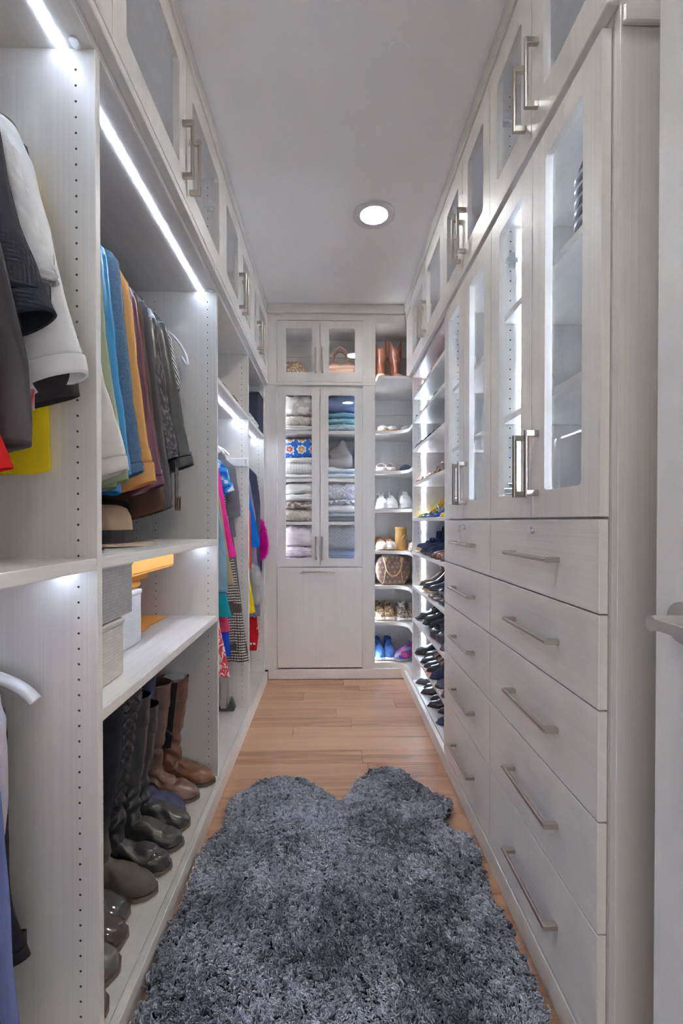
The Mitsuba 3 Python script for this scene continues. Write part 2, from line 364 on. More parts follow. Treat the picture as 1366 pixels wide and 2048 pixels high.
scene['stile_l'] = P(box(XL - 0.03, XL, P4 + 0.028, YB, 0, ZT), 'lam_v'); labels['stile_l'] = {'label': 'filler', 'kind': 'structure'}
scene['trim_14'] = scene.pop('stile_l'); labels['trim_14'] = {'label': 'pale filler post in the far left corner', 'kind': 'structure'}; del labels['stile_l']

# ------------------------------------------------------------------ upper cabinets
def upper(face, u0, u1, split, lab, dep0, dep1, plane, glass_inset=0.062, hz=2.297, ends=(True, True)):
    r = thing('upper_cabinet', lab, 'cabinet')
    sgn = 1 if face == 'R' else -1
    x0, x1 = (plane + TH + 0.002, dep1) if face == 'R' else (dep1, plane - TH - 0.002)
    z0, z1 = ZT + 0.002, 2.6475
    part(r, 'floor_panel', P(box(x0, x1, u0, u1, z0, z0 + 0.019), 'lam_h'))
    part(r, 'top_panel', P(box(x0, x1, u0, u1, z1 - 0.06, z1 - 0.041), 'lam_h'))
    for e, s in ((u0, 0), (u1, 1)):
        part(r, 'side_panel', P(box(x0, x1, e - s * 0.0185, e + (1 - s) * 0.0185, z0 + 0.019, z1 - 0.06), 'lam_v'))
    part(r, 'back_panel', P(box(dep1 - 0.006, dep1 + 0.006, u0 + 0.019, u1 - 0.019, z0 + 0.019, z1 - 0.06), 'lam_v'))
    px = plane + 0.06 if face == 'R' else plane - 0.06
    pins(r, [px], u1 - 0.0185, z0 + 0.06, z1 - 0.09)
    fx = (plane + TH + 0.006, plane + TH + 0.016)
    led(r, fx[0] if face == 'R' else plane - TH - 0.016, fx[1] if face == 'R' else plane - TH - 0.006, u0 + 0.03, u1 - 0.03, z0 + 0.019, z0 + 0.022, k=0.55 if face == 'R' else 0.3)  # added strip, out of view behind the door frame, brightens the inside
    g = 0.0015
    for a, b, hs in ((u0, split, 1), (split, u1, 0)):
        hu = split - 0.037 if hs else split + 0.037
        d = door(r, face, plane, a + g, b - g, ZU + 0.001, 2.602, (a + glass_inset + 0.004, b - glass_inset - 0.004, 2.235, 2.541), (hu, hz), Lh=0.177)
        # concealed hinges on the outer edge
        he = a + 0.026 if hs else b - 0.026
        for hzz in (2.30, 2.47):
            w = 0.055
            xa, xb = (plane + TH, plane + TH + w) if face == 'R' else (plane - TH - w, plane - TH)
            part(d, 'hinge', P(cat(box(xa, xb, he - 0.006, he + 0.006, hzz - 0.008, hzz + 0.008, 0.002), box((xa + xb) / 2 - 0.012, (xa + xb) / 2 + 0.012, he - 0.006 if hs else he, he if hs else he + 0.006, hzz - 0.024, hzz + 0.024, 0.002)), 'chrome'))
    return r
LU = ['left upper cabinet nearest the doorway, with glazed doors', 'large left upper cabinet with a pair of glazed doors above the jackets', 'left upper cabinet with narrow glazed doors above the long dresses', 'left upper cabinet at the far corner with narrow glazed doors']
for (a, b, s), lab in zip(((0.02, 0.972, 0.50), (0.972, 1.946, 1.4585), (1.946, 2.663, 2.318), (2.663, 3.285, 2.86)), LU): upper('L', a, b, s, lab, 0, -1.07, XLT)
RU = ['right upper cabinet nearest the doorway, pair of glazed doors', 'middle right upper cabinet above the far glass cupboard', 'right upper cabinet above the shoe shelves with wide glazed doors']
for (a, b, s), lab in zip(((0.866, 1.516, 1.199), (1.516, 2.145, 1.828), (2.145, 3.02, 2.579)), RU): upper('R', a, b, s, lab, 0, 1.09, XRD)

# ------------------------------------------------------------------ right tall cabinets
DZ = [1.157, 0.966, 0.775, 0.552, 0.327, 0.074]
def tall(u0, u1, lab, key):
    r = thing('tall_cabinet', lab, 'cabinet')
    for e in (u0, u1 - 0.018):
        part(r, 'side_panel', P(box(XRP, XRB, e, e + 0.018, 0.0, ZT), 'lam_v'))
    part(r, 'back_panel', P(box(0.93, 0.942, u0 + 0.018, u1 - 0.018, 1.15, ZT - TH), 'lam_v'))
    part(r, 'top_panel', P(box(XRP, XRB, u0 + 0.018, u1 - 0.018, ZT - TH, ZT), 'lam_h'))
    part(r, 'counter', P(box(XRP, XRB, u0 + 0.018, u1 - 0.018, 1.143, 1.163), 'lam_h'))
    for z in ((1.488, 1.815) if u0 < 1 else (1.488, 1.762)):
        part(r, 'shelf', P(box(XRP + 0.012, 0.93, u0 + 0.019, u1 - 0.019, z - 0.02, z), 'lam_h'))
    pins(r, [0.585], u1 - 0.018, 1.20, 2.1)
    led(r, 0.613, 0.63, u1 - 0.022, u1 - 0.018, 1.20, 2.10, k=0.7)
    led(r, 0.613, 0.63, u0 + 0.018, u0 + 0.022, 1.20, 2.10, k=0.7)
    mid = (u0 + u1) / 2
    for a, b, s in ((u0, mid, -1), (mid, u1, 1)):
        d = door(r, 'R', XRD, a + 0.0015, b - 0.0015, 1.161, 2.113, (a + 0.068, b - 0.072, 1.228, 2.053), (mid + s * 0.037, 1.30), Lh=0.168)
        he = a + 0.024 if s < 0 else b - 0.024
        for hz in (1.25, 2.0):
            part(d, 'hinge', P(cat(box(XRD + TH, XRD + TH + 0.06, he - 0.006, he + 0.006, hz - 0.009, hz + 0.009, 0.002), box(XRD + 0.05, XRD + 0.075, he + (0 if s > 0 else -0.005), he + (0.005 if s > 0 else 0), hz - 0.026, hz + 0.026, 0.002)), 'chrome'))
    for k in range(5):
        d = door(r, 'R', XRD, u0 + 0.0015, u1 - 0.0015, DZ[k + 1] + 0.0015, DZ[k] - 0.0015, None, (mid - 0.02, (DZ[k] + DZ[k + 1]) / 2), 'drawer', 'lam_h', True, 0.262)
        if k == 0:
            part(d, 'lock', P(cat(facemap(extr(Point(mid - 0.01, 1.128).buffer(0.0095), 0.004), 'R', XRD), facemap(extr(Point(mid - 0.01, 1.128).buffer(0.005), 0.006), 'R', XRD)), 'chrome'), label='small round chrome lock')
            if key:
                ring = np.array([[0.506 + 0.0 * t, mid - 0.012 + 0.017 * math.cos(t) - 0.017, 1.118 + 0.017 * math.sin(t)] for t in np.linspace(0, 2 * PI, 20)])
                part(d, 'key', P(cat(box(0.504, 0.524, mid - 0.0108, mid - 0.0092, 1.1255, 1.1305), tube(ring, 0.0009, 5), box(0.505, 0.507, mid - 0.033, mid - 0.025, 1.080, 1.100, 0.0008), box(0.505, 0.507, mid - 0.0305, mid - 0.0275, 1.050, 1.082)), 'chrome'), label='key hanging on a ring from the lock')
    return r
tall(0.8825, 1.4975, 'near tall cabinet on the right: two glass doors above five drawers, plain lock', False)
tall(1.4990, 2.1140, 'far tall cabinet on the right: two glass doors above five drawers, key in the lock', True)
ep = solo('end_panel', P(box(XRP, XRB, 0.860, 0.8805, 0.0, ZT, 0.001), 'lam_v'), 'pale wood-grain end panel of the right cabinets beside the open white door', 'panel')

# ------------------------------------------------------------------ shoe tower and corner
YT = 3.055
tower = thing('shoe_tower', 'tall open shoe shelving on the right between the drawers and the far corner', 'shelf')
part(tower, 'side_panel', P(box(XRP, XRB, YT, YT + TH, 0.0, ZT, 0.001), 'lam_v'))
part(tower, 'back_panel', P(box(0.93, 0.942, 2.1145, YT, 0.0, ZT), 'lam_v'))
part(tower, 'top_panel', P(box(XRP, 0.93, 2.1145, YT, ZT - TH, ZT, 0.001), 'lam_h'))
part(tower, 'deck', P(box(XRP, 0.93, 2.1145, YT, 0.0, 0.076, 0.001), 'lam_h'))
TZ = [0.273, 0.495, 0.715, 0.947, 1.172, 1.404, 1.633, 1.828, 1.987]
for z in TZ: part(tower, 'shelf', P(box(XRP + 0.001, 0.93, 2.1150, YT - 0.0005, z - 0.02, z, 0.0012), 'lam_h'))
TD = [0.076] + TZ + [2.115]
for k in range(10):
    led(tower, 0.614, 0.632, YT - 0.004, YT, TD[k] + (0.004), TD[k + 1] - 0.024)
    led(tower, 0.614, 0.632, 2.1145, 2.1185, TD[k] + (0.004), TD[k + 1] - 0.024)
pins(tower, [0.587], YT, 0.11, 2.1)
corner = thing('corner_shelf_unit', 'open corner shelving with curved shelves of flat shoes at the far right', 'shelf')
part(corner, 'side_panel', P(box(0.225, 0.316, YB, YB + TH, BH, ZT, 0.001), 'lam_v'))
part(corner, 'side_panel', P(box(0.298, 0.3165, YB + TH, YBB, 0, ZT - TH), 'lam_v'))
part(corner, 'back_panel', P(box(0.3165, 1.10, YBB - 0.004, YBB + 0.005, 0, ZT - TH), 'lam_v'))
part(corner, 'back_rail', P(box(0.3165, 1.10, YBB - 0.016, YBB - 0.004, 2.00, ZT - TH), 'lam_x'))
part(corner, 'top_panel', P(box(0.3165, 1.10, YT + TH, YBB, ZT - TH, ZT - 0.0005), 'lam_h'))
CZ = [0.112, 0.411, 0.678, 0.933, 1.239, 1.519, 1.813]
arc = [(0.3165, 3.318), (0.435, 3.318)] + [(0.435 + 0.115 * math.sin(t), 3.203 + 0.115 * math.cos(t)) for t in np.linspace(0.1, PI / 2, 10)] + [(0.55, YT + TH), (1.099, YT + TH), (1.099, YBB - 0.005), (0.3165, YBB - 0.005)]
cp = Polygon(arc)
for z in CZ:
    m = extr(cp, 0.024 if z > 0.2 else 0.1); m.apply_translation([0, 0, z - (0.024 if z > 0.2 else 0.1)])
    part(corner, 'shelf', P(m, 'lam_h', 30))
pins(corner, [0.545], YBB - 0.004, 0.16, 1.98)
for a, b in zip(CZ, CZ[1:] + [2.115]): led(corner, 0.3165, 0.3178, YB + 0.024, YB + 0.036, a + 0.005, b - 0.03, k=2.0)
part(corner, 'upper_floor', P(box(0.246, 0.545, YB + 0.02, YBB, ZT, ZU, 0.001), 'lam_x'))
part(corner, 'upper_stile', P(box(0.225, 0.319, YB, YB + TH, ZU - 0.004, 2.603), 'lam_v'))
part(corner, 'upper_side', P(box(0.300, 0.319, YB + TH, YBB, ZU, 2.6), 'lam_v'))
part(corner, 'upper_back', P(box(0.319, 1.10, YBB - 0.004, YBB + 0.005, ZU, 2.6), 'lam_v'))
part(corner, 'back_cleat', P(box(0.319, 1.10, YBB - 0.018, YBB - 0.004, 2.455, 2.585), 'lam_x'))
part(corner, 'upper_top', P(box(0.246, 1.10, YB + 0.012, YBB, 2.585, 2.603), 'lam_x'))
part(corner, 'top_rail', P(box(0.319, 0.535, YB + 0.0, YB + 0.012, 2.583, 2.603), 'lam_x'))
scene['trim_15'] = P(box(0.54, 0.56, 3.02, YB - 0.03, ZT, 2.6), 'lam_v'); labels['trim_15'] = {'label': 'filler post beside the far right upper cabinet', 'kind': 'structure'}

# ------------------------------------------------------------------ end cabinet
ec = thing('linen_cabinet', 'tall end cabinet with two glazed doors over a large drawer front, folded knitwear inside', 'cabinet')
for x0 in (-0.485, ): part(ec, 'stile', P(box(x0, -0.3955, YB + 0.004, YB + 0.024, BH, ZT), 'lam_v'))
part(ec, 'side_panel', P(box(-0.411, -0.3925, YB + 0.0245, YBB, 0, ZT - TH), 'lam_v'))
part(ec, 'side_panel', P(box(0.226, 0.2445, YB + 0.020, YBB, 0, ZT - TH), 'lam_v'))
part(ec, 'back_panel', P(box(-0.3925, 0.226, YBB - 0.004, YBB + 0.005, 0, ZT - TH), 'lam_v'))
part(ec, 'top_panel', P(box(-0.411, 0.2245, YB + 0.024, YBB, ZT - TH, ZT), 'lam_h'))
EZ = [0.82, 1.146, 1.463, 1.81]
for z in EZ: part(ec, 'shelf', P(box(-0.3925, 0.226, YB + 0.026, YBB - 0.004, z - 0.023, z, 0.0012), 'lam_h'))
for a, b in zip(EZ, EZ[1:] + [2.115]):
    led(ec, -0.3925, -0.3885, YB + 0.028, YB + 0.034, a + 0.01, b - 0.03, k=1.3)
    led(ec, 0.222, 0.226, YB + 0.028, YB + 0.034, a + 0.01, b - 0.03, k=0.9)
door(ec, 'B', YB, -0.3935, -0.0845, 0.8195, 2.112, (-0.332, -0.143, 0.879, 2.063), (-0.1115, 0.955), Lh=0.168)
door(ec, 'B', YB, -0.0815, 0.2245, 0.8195, 2.112, (-0.0215, 0.1675, 0.879, 2.063), (-0.0675, 0.955), Lh=0.168)
door(ec, 'B', YB, -0.3935, 0.2245, 0.083, 0.813, None, (-0.091, 0.785), 'drawer', 'lam_v', True, 0.24)
eu = thing('upper_cabinet', 'upper cabinet on the end wall, glazed doors over a leopard bag and tan handbag', 'cabinet')
part(eu, 'floor_panel', P(box(-0.411, 0.2245, YB + 0.022, YBB, ZT + 0.001, ZU), 'lam_h'))
part(eu, 'top_panel', P(box(-0.411, 0.2245, YB + 0.012, YBB, 2.585, 2.603), 'lam_h'))
part(eu, 'stile', P(box(-0.485, -0.3950, YB + 0.001, YB + 0.02, ZT + 0.001, 2.603), 'lam_v'))
part(eu, 'side_panel', P(box(-0.411, -0.3925, YB + 0.021, YBB, ZU, 2.585), 'lam_v'))
part(eu, 'side_panel', P(box(0.226, 0.2445, YB + 0.021, YBB, ZU, 2.585), 'lam_v'))
part(eu, 'back_panel', P(box(-0.3925, 0.226, YBB - 0.004, YBB + 0.005, ZU, 2.585), 'lam_v'))
part(eu, 'back_cleat', P(box(-0.3925, 0.226, YBB - 0.018, YBB - 0.004, 2.455, 2.585), 'lam_x'))
door(eu, 'B', YB, -0.3935, -0.0845, 2.159, 2.599, (-0.328, -0.141, 2.227, 2.543), (-0.1125, 2.308), Lh=0.175)
door(eu, 'B', YB, -0.0815, 0.2245, 2.159, 2.599, (-0.018, 0.17, 2.227, 2.543), (-0.0635, 2.308), Lh=0.175)

led(eu, -0.38, 0.21, YB + 0.026, YB + 0.036, ZU, ZU + 0.003, k=0.8)  # unseen strip added on the cabinet floor to lift the dark interior
led(corner, 0.319, 0.3202, YB + 0.024, YB + 0.036, 2.18, 2.55, k=2.2)  # fill strip added behind the stile to brighten the boot compartment
# ------------------------------------------------------------------ ceiling fittings
lt = thing('recessed_light', 'round recessed ceiling light with a white trim ring, lit', 'ceiling light')
ring = Point(0, 0).buffer(0.108, quad_segs=16).difference(Point(0, 0).buffer(0.071, quad_segs=16))
for (lx, ly, L0) in ((0.217, 2.327, lt), (0.217, 0.62, None)):
    if L0 is None: L0 = thing('recessed_light', 'second recessed ceiling light above the doorway', 'ceiling light')
    part(L0, 'trim_ring', P(place(extr(ring, 0.006), lx, ly, ZC - 0.006), 'paint', 30))
    dk = extr(Point(0, 0).buffer(0.0705, quad_segs=16), 0.004)
    part(L0, 'diffuser', {**P(place(dk, lx, ly, ZC - 0.0045), 'white_plastic'), 'emitter': {'type': 'area', 'radiance': rgb(np.array(LAMP) * (1.0 if ly > 1 else 0.6))}}, label='lit round diffuser')
sm = extr(Point(0, 0).buffer(0.0435, quad_segs=16), 0.007)
solo('ceiling_cover', P(place(sm, 0.222, 1.531, ZC - 0.007), 'paint_c', 30), 'small round blank cover plate on the ceiling nearer than the lit lamp', 'cover plate')
# ================================================================== garments
XC = -0.78
def lerp_prof(pts, z):
    p = sorted(pts); return np.interp(z, [a for a, _ in p], [b for _, b in p])
def colfn(c, var=0.06, seed=0):
    c = np.asarray(c, float)
    def f(v):
        k = nz(v, 60, seed, 2) - 0.5
        return c * (1 + var * 2 * k[:, None])
    return f
def garment(name, label, catg, Y, body, sleeve=None, sw=(0.075, 0.052), th=0.03, col=(0.5, 0.5, 0.5), bsdf='fabric', cuff=None, ribs=0, seed=0, group=None, xc=XC, folds=0.006, sdep=0.026, flare=0.0, knit=0.0, open_cuff=True, res=1):
    k = thing(name, label, catg, group)
    f = col if callable(col) else colfn(col, 0.08, seed)
    zs = np.array(sorted([z for z, _ in body], reverse=True))
    z = np.interp(np.linspace(0, 1, 34 * res), np.linspace(0, 1, len(zs)), zs)
    n = 44 * res; g = np.arange(n) * 2 * PI / n
    rings = []
    H0, H1 = z[0], z[-1]
    for zz in z:
        w = max(lerp_prof(body, zz) - xc, 0.02)
        d = (H0 - zz) / (H0 - H1 + 1e-9)
        t = th * (0.75 + 0.25 * sstep(0, 0.25, d)) * (1 + flare * d)
        t *= np.clip(w / 0.10, 0.55, 1)
        cx = np.sign(np.cos(g)) * np.abs(np.cos(g)) ** 0.8 * w
        cy = np.sign(np.sin(g)) * np.abs(np.sin(g)) ** 0.9 * t
        fold = folds * (0.2 + d) * (np.sin(cx * 55 + seed * 1.7 + 2 * d) + 0.6 * np.sin(cx * 95 + seed)) * np.abs(np.sin(g)) ** 0.5
        cx = cx + folds * 0.7 * d * np.sin(g * 5 + seed + 6 * d)
        rings.append(np.stack([xc + cx, Y + cy + fold, np.full(n, zz) + 0.006 * d ** 6 * np.sin(g * 3 + seed)], 1))
    last = rings[-1]; c = last.mean(0)
    rings.append(c + (last - c) * 0.93 + [0, 0, 0.004]); rings.append(c + (last - c) * 0.9 + [0, 0, 0.05])
    m = loft(np.array(rings))
    if knit:
        v = np.array(m.vertices); v += m.vertex_normals * (knit * np.sin(v[:, 2:3] * 700) * np.sin(v[:, 0:1] * 500)); m.vertices = v
    part(k, 'body', VCP(m, bsdf, f(np.array(m.vertices))))
    if sleeve:
        sz = sorted(sleeve, reverse=True)
        NS = 26 * res; zz = np.interp(np.linspace(0, 1, NS), np.linspace(0, 1, len(sz)), [a for a, _ in sz])
        for s in (1, -1):
            rings = []; n2 = 26 * res; g2 = np.arange(n2) * 2 * PI / n2
            for i, q in enumerate(zz):
                d = i / (NS - 1)
                a = sw[0] + (sw[1] - sw[0]) * d
                if d < 0.12: a *= 0.55 + 0.45 * d / 0.12
                b = sdep * (1.15 - 0.25 * d)
                cxx = lerp_prof(sleeve, q) - a
                wr = 0.0017 * (np.sin(q * 27 + seed * 2.1 + g2) + 0.8 * np.sin(q * 61 + seed + g2 * 3) * math.sin(q * 9 + seed)) * (0.3 + d)
                X = cxx + (a + wr) * np.cos(g2)
                rings.append(np.stack([xc + s * (X - xc), Y + (b + wr) * np.sin(g2) - 0.012 * math.sin(PI * d), np.full(n2, q) + (0.02 * np.cos(g2) * d if open_cuff else 0)], 1))
            last = rings[-1]; c = last.mean(0)
            if cuff:
                body_r, cuff_r = rings[:-4 * res], [c2 + 0 for c2 in rings[-5 * res:]]
                rc = [r.mean(0) + (r - r.mean(0)) * 1.07 for r in cuff_r]
                e = rc[-1]; ec = e.mean(0)
                rc = [rc[0].mean(0) + (rc[0] - rc[0].mean(0)) * 0.95] + rc + [ec + (e - ec) * 0.86 + [0, 0, 0.002], ec + (e - ec) * 0.84 + [0, 0, 0.05]]
                mc = loft(np.array(rc)); cf = cuff if callable(cuff) else colfn(cuff, 0.06, seed)
                ms = loft(np.array(body_r))
                sk = part(k, 'sleeve', VCP(ms, bsdf, f(np.array(ms.vertices))))
                part(sk, 'cuff', VCP(mc, bsdf, cf(np.array(mc.vertices))))
            else:
                rings += [c + (last - c) * 0.88 + [0, 0, 0.002], c + (last - c) * 0.85 + [0, 0, 0.05]]
                ms = loft(np.array(rings))
                if knit:
                    v = np.array(ms.vertices); v += ms.vertex_normals * (knit * np.sin(v[:, 2:3] * 700)); ms.vertices = v
                part(k, 'sleeve', VCP(ms, bsdf, f(np.array(ms.vertices))))
    return k
def hanger(Y, rodz, zn, half, drop, label, wide=0.006, xc=XC, group='hangers on the rods'):
    k = thing('hanger', label, 'hanger', group)
    hook = np.array([[xc + 0.0125 * math.cos(t) * 1.25, Y, rodz + 0.0125 * math.sin(t) * 1.25] for t in np.linspace(-0.6, PI + 0.1, 14)] + [[xc - 0.010, Y, rodz - 0.02], [xc, Y, rodz - 0.03], [xc, Y, zn]])
    part(k, 'hook', P(tube(hook, 0.0022, 6), 'chrome', 60))
    arm = bez([[xc - half, Y, zn - drop], [xc - half * 0.8, Y, zn - drop * 0.2], [xc - half * 0.25, Y, zn + 0.004], [xc, Y, zn], [xc + half * 0.25, Y, zn + 0.004], [xc + half * 0.8, Y, zn - drop * 0.2], [xc + half, Y, zn - drop]], 26)
    part(k, 'arm', P(tube(arm, wide, 10), 'white_plastic', 50))
    return k
G2 = 'jackets hanging in the left bay'
cream, sage, blue, denim, orange = (0.74, 0.71, 0.66), (0.30, 0.36, 0.24), (0.025, 0.24, 0.55), (0.075, 0.15, 0.26), (0.75, 0.36, 0.13)
def denimf(c, s=0):
    c = np.asarray(c, float)
    def f(v):
        k = 0.5 * (nz(v * [1, 1, 0.25], 300, s, 2) - 0.5) + 0.6 * (nz(v, 14, s + 3, 3) - 0.5)
        return np.clip(c * (1 + 0.9 * k[:, None]) + 0.03 * k[:, None], 0, 1)
    return f
def tee(z0, zs, xs, hem, xh, mid=None):
    b = [(z0, XC + 0.055), (z0 - 0.012, XC + 0.075), (zs + 0.015, xs - 0.035), (zs - 0.01, xs - 0.006), (zs - 0.06, xs + 0.0)]
    return b + (mid or []) + [(hem, xh)]
garment('jacket', 'cream denim jacket with a wide stitched cuff, in front of the sage green jacket', 'jacket', 1.165, tee(1.975, 1.90, -0.605, 1.36, -0.60), [(1.90, -0.625), (1.70, -0.612), (1.50, -0.57), (1.32, -0.522), (1.262, -0.516)], (0.07, 0.06), col=cream, cuff=(0.76, 0.73, 0.68), seed=1, group=G2)
garment('jacket', 'sage green jacket between the cream jacket and the bright blue jacket', 'jacket', 1.222, tee(1.985, 1.91, -0.62, 1.237, -0.575), [(1.90, -0.62), (1.80, -0.609), (1.526, -0.581), (1.287, -0.540), (1.243, -0.541)], (0.07, 0.06), col=sage, seed=2, group=G2)
garment('jacket', 'bright azure blue jacket behind the sage green jacket', 'jacket', 1.275, tee(1.99, 1.92, -0.625, 1.228, -0.585), [(1.91, -0.63), (1.87, -0.616), (1.541, -0.584), (1.279, -0.553), (1.26, -0.556)], (0.07, 0.06), col=blue, bsdf='leather', seed=3, group=G2)
garment('jacket', 'blue denim jacket with buttoned cuff next to the orange jacket', 'jacket', 1.337, tee(1.99, 1.925, -0.625, 1.33, -0.60), [(1.93, -0.635), (1.893, -0.613), (1.503, -0.573), (1.32, -0.551), (1.276, -0.549)], (0.068, 0.056), col=denim, cuff=denim, bsdf='denim', seed=4, group=G2)
garment('jacket', 'orange suede jacket with turned cuff, the only orange jacket', 'jacket', 1.42, tee(1.975, 1.915, -0.635, 1.30, -0.61), [(1.925, -0.65), (1.872, -0.622), (1.70, -0.60), (1.526, -0.583), (1.33, -0.556), (1.256, -0.548)], (0.07, 0.058), col=orange, cuff=(0.78, 0.38, 0.14), seed=5, group=G2)
garment('jacket', 'plum purple leather jacket behind the orange jacket', 'jacket', 1.487, tee(1.97, 1.90, -0.635, 1.26, -0.60), [(1.91, -0.65), (1.85, -0.625), (1.496, -0.581), (1.30, -0.549), (1.25, -0.543)], (0.065, 0.055), col=(0.065, 0.02, 0.045), bsdf='leather', seed=6, cuff=(0.07, 0.024, 0.05), group=G2)
garment('jacket', 'dark brown jacket with low hanging cuff beside the purple leather jacket', 'jacket', 1.54, tee(1.97, 1.90, -0.64, 1.22, -0.61), [(1.91, -0.655), (1.858, -0.633), (1.508, -0.592), (1.25, -0.562), (1.172, -0.558)], (0.065, 0.062), col=(0.05, 0.033, 0.027), seed=7, group=G2)
garment('coat', 'charcoal grey coat with elbow seam hanging beside the dark brown jacket', 'coat', 1.60, tee(1.975, 1.90, -0.635, 1.20, -0.60), [(1.91, -0.655), (1.851, -0.631), (1.522, -0.589), (1.25, -0.557), (1.182, -0.553)], (0.062, 0.055), col=(0.06, 0.06, 0.07), seed=8, group=G2)
def sequin(v):
    k = nz(v, 190, 5, 2); return np.where((k > 0.6)[:, None], [0.10, 0.10, 0.12], [0.012, 0.012, 0.016])
garment('jacket', 'black sequin jacket between the charcoal coat and the black leather jacket', 'jacket', 1.66, tee(1.975, 1.905, -0.635, 1.35, -0.60), [(1.915, -0.65), (1.869, -0.628), (1.554, -0.584), (1.40, -0.557), (1.364, -0.553)], (0.06, 0.05), col=sequin, res=3, bsdf='leather', seed=9, group=G2)
garment('jacket', 'black leather jacket with seamed cuffs, last but one in the row', 'jacket', 1.735, tee(1.98, 1.93, -0.66, 1.24, -0.60), [(1.935, -0.665), (1.885, -0.622), (1.611, -0.572), (1.40, -0.535), (1.345, -0.527)], (0.07, 0.06), col=(0.022, 0.026, 0.03), bsdf='leather', cuff=(0.026, 0.03, 0.034), seed=10, group=G2)
def stripe(v):
    t = (v[:, 2] * 1.0 + v[:, 0] * 0.9 + v[:, 1]) * 62
    return np.where((np.mod(t, 1) > 0.5)[:, None], [0.72, 0.71, 0.69], [0.03, 0.03, 0.03])
def dense(m, n=1):
    for _ in range(n): m = m.subdivide()
    return m
garment('top', 'black and white striped knit top, last in the row of jackets', 'top', 1.81, tee(1.965, 1.90, -0.64, 1.45, -0.62), [(1.90, -0.65), (1.868, -0.628), (1.75, -0.606), (1.652, -0.594)], (0.05, 0.045), col=stripe, res=3, seed=11, group=G2)
for i, (y, what) in enumerate([(1.165, 'the cream jacket'), (1.222, 'the sage green jacket'), (1.275, 'the bright blue jacket'), (1.337, 'the denim jacket'), (1.42, 'the orange jacket'), (1.487, 'the purple jacket'), (1.54, 'the dark brown jacket'), (1.60, 'the charcoal coat'), (1.66, 'the sequin jacket'), (1.735, 'the black leather jacket'), (1.81, 'the striped top')]):
    hanger(y, 2.045, 1.955, 0.13, 0.07, f'hanger inside {what}')
hk = thing('hanger', 'white hanger end showing beyond the black leather jacket', 'hanger')
part(hk, 'arm', P(tube(bez([[-0.78, 1.865, 1.96], [-0.67, 1.865, 1.955], [-0.60, 1.865, 1.90], [-0.572, 1.865, 1.80], [-0.575, 1.865, 1.765], [-0.585, 1.865, 1.775], [-0.61, 1.865, 1.82]], 22), 0.0055, 8), 'white_plastic', 50))
part(hk, 'hook', P(tube(np.array([[-0.78 + 0.016 * math.cos(t), 1.865, 2.045 + 0.016 * math.sin(t)] for t in np.linspace(-0.6, PI, 10)] + [[-0.78, 1.865, 2.0], [-0.78, 1.865, 1.96]]), 0.0022, 6), 'chrome', 60))
bk = thing('belt', 'dark belt with a square buckle hanging below the charcoal coat', 'belt')
part(bk, 'strap', VCP(box(-0.572, -0.568, 1.668, 1.70, 1.195, 1.37, 0.001), 'leather', (0.012, 0.012, 0.014), False))
part(bk, 'buckle', P(cat(box(-0.567, -0.562, 1.660, 1.708, 1.19, 1.197), box(-0.567, -0.562, 1.660, 1.708, 1.235, 1.242), box(-0.567, -0.562, 1.660, 1.667, 1.19, 1.242), box(-0.567, -0.562, 1.701, 1.708, 1.19, 1.242)), 'flat_dark'))

# bay nearest the doorway, upper rod
G1 = 'tops hanging in the nearest left bay'
knitc = (0.02, 0.023, 0.032)
garment('sweater', 'charcoal fine-knit sweater with ribbed hem, nearest in the upper left bay', 'sweater', 0.705, tee(1.96, 1.88, -0.60, 1.262, -0.462, [(1.60, -0.51), (1.40, -0.466), (1.30, -0.461)]), None, col=(0.055, 0.055, 0.063), seed=21, group=G1, th=0.03)
garment('cardigan', 'dark navy chunky knit cardigan with short wide sleeves', 'cardigan', 0.765, tee(1.975, 1.90, -0.58, 1.40, -0.508, [(1.62, -0.535)]), [(1.90, -0.60), (1.80, -0.545), (1.637, -0.513), (1.53, -0.475), (1.475, -0.459)], (0.07, 0.06), col=knitc, bsdf='knitwear', seed=22, group=G1, knit=0.0022, sdep=0.035, cuff=(0.022, 0.026, 0.035))
def cablef(v): return np.array([0.80, 0.79, 0.77]) * (0.93 + 0.12 * np.sin(v[:, 2:3] * 420) * np.sin(v[:, 0:1] * 380))
garment('sweater', 'white cable-knit sweater with short sleeves beside the navy cardigan', 'sweater', 0.815, tee(1.97, 1.89, -0.60, 1.50, -0.60), [(1.88, -0.60), (1.79, -0.549), (1.68, -0.512), (1.575, -0.482), (1.555, -0.484)], (0.062, 0.055), col=cablef, bsdf='knitwear', seed=23, group=G1, knit=0.002)
garment('blouse', 'white denim blouse with three-quarter sleeve and stitched hem', 'blouse', 0.855, tee(1.965, 1.885, -0.60, 1.385, -0.56), [(1.885, -0.585), (1.80, -0.545), (1.595, -0.497), (1.46, -0.464), (1.405, -0.459)], (0.075, 0.062), col=(0.80, 0.80, 0.80), cuff=(0.82, 0.82, 0.82), seed=24, group=G1, sdep=0.03)
def ruched(v): return np.array([0.03, 0.03, 0.035]) * (0.7 + 0.8 * nz(v, 50, 3, 2)[:, None])
garment('jacket', 'black textured top with a wide sleeve end below the white denim blouse', 'jacket', 0.893, tee(1.965, 1.885, -0.605, 1.345, -0.60), [(1.90, -0.61), (1.858, -0.579), (1.60, -0.53), (1.43, -0.492), (1.375, -0.489)], (0.085, 0.08), col=ruched, seed=25, group=G1, sdep=0.014, folds=0.003, th=0.016)
garment('top', 'bright yellow top hanging nearest the wood-grain partition', 'top', 0.926, tee(1.955, 1.87, -0.59, 1.25, -0.566, [(1.50, -0.568)]), None, col=(0.80, 0.60, 0.02), seed=26, group=G1, th=0.012, folds=0.002)
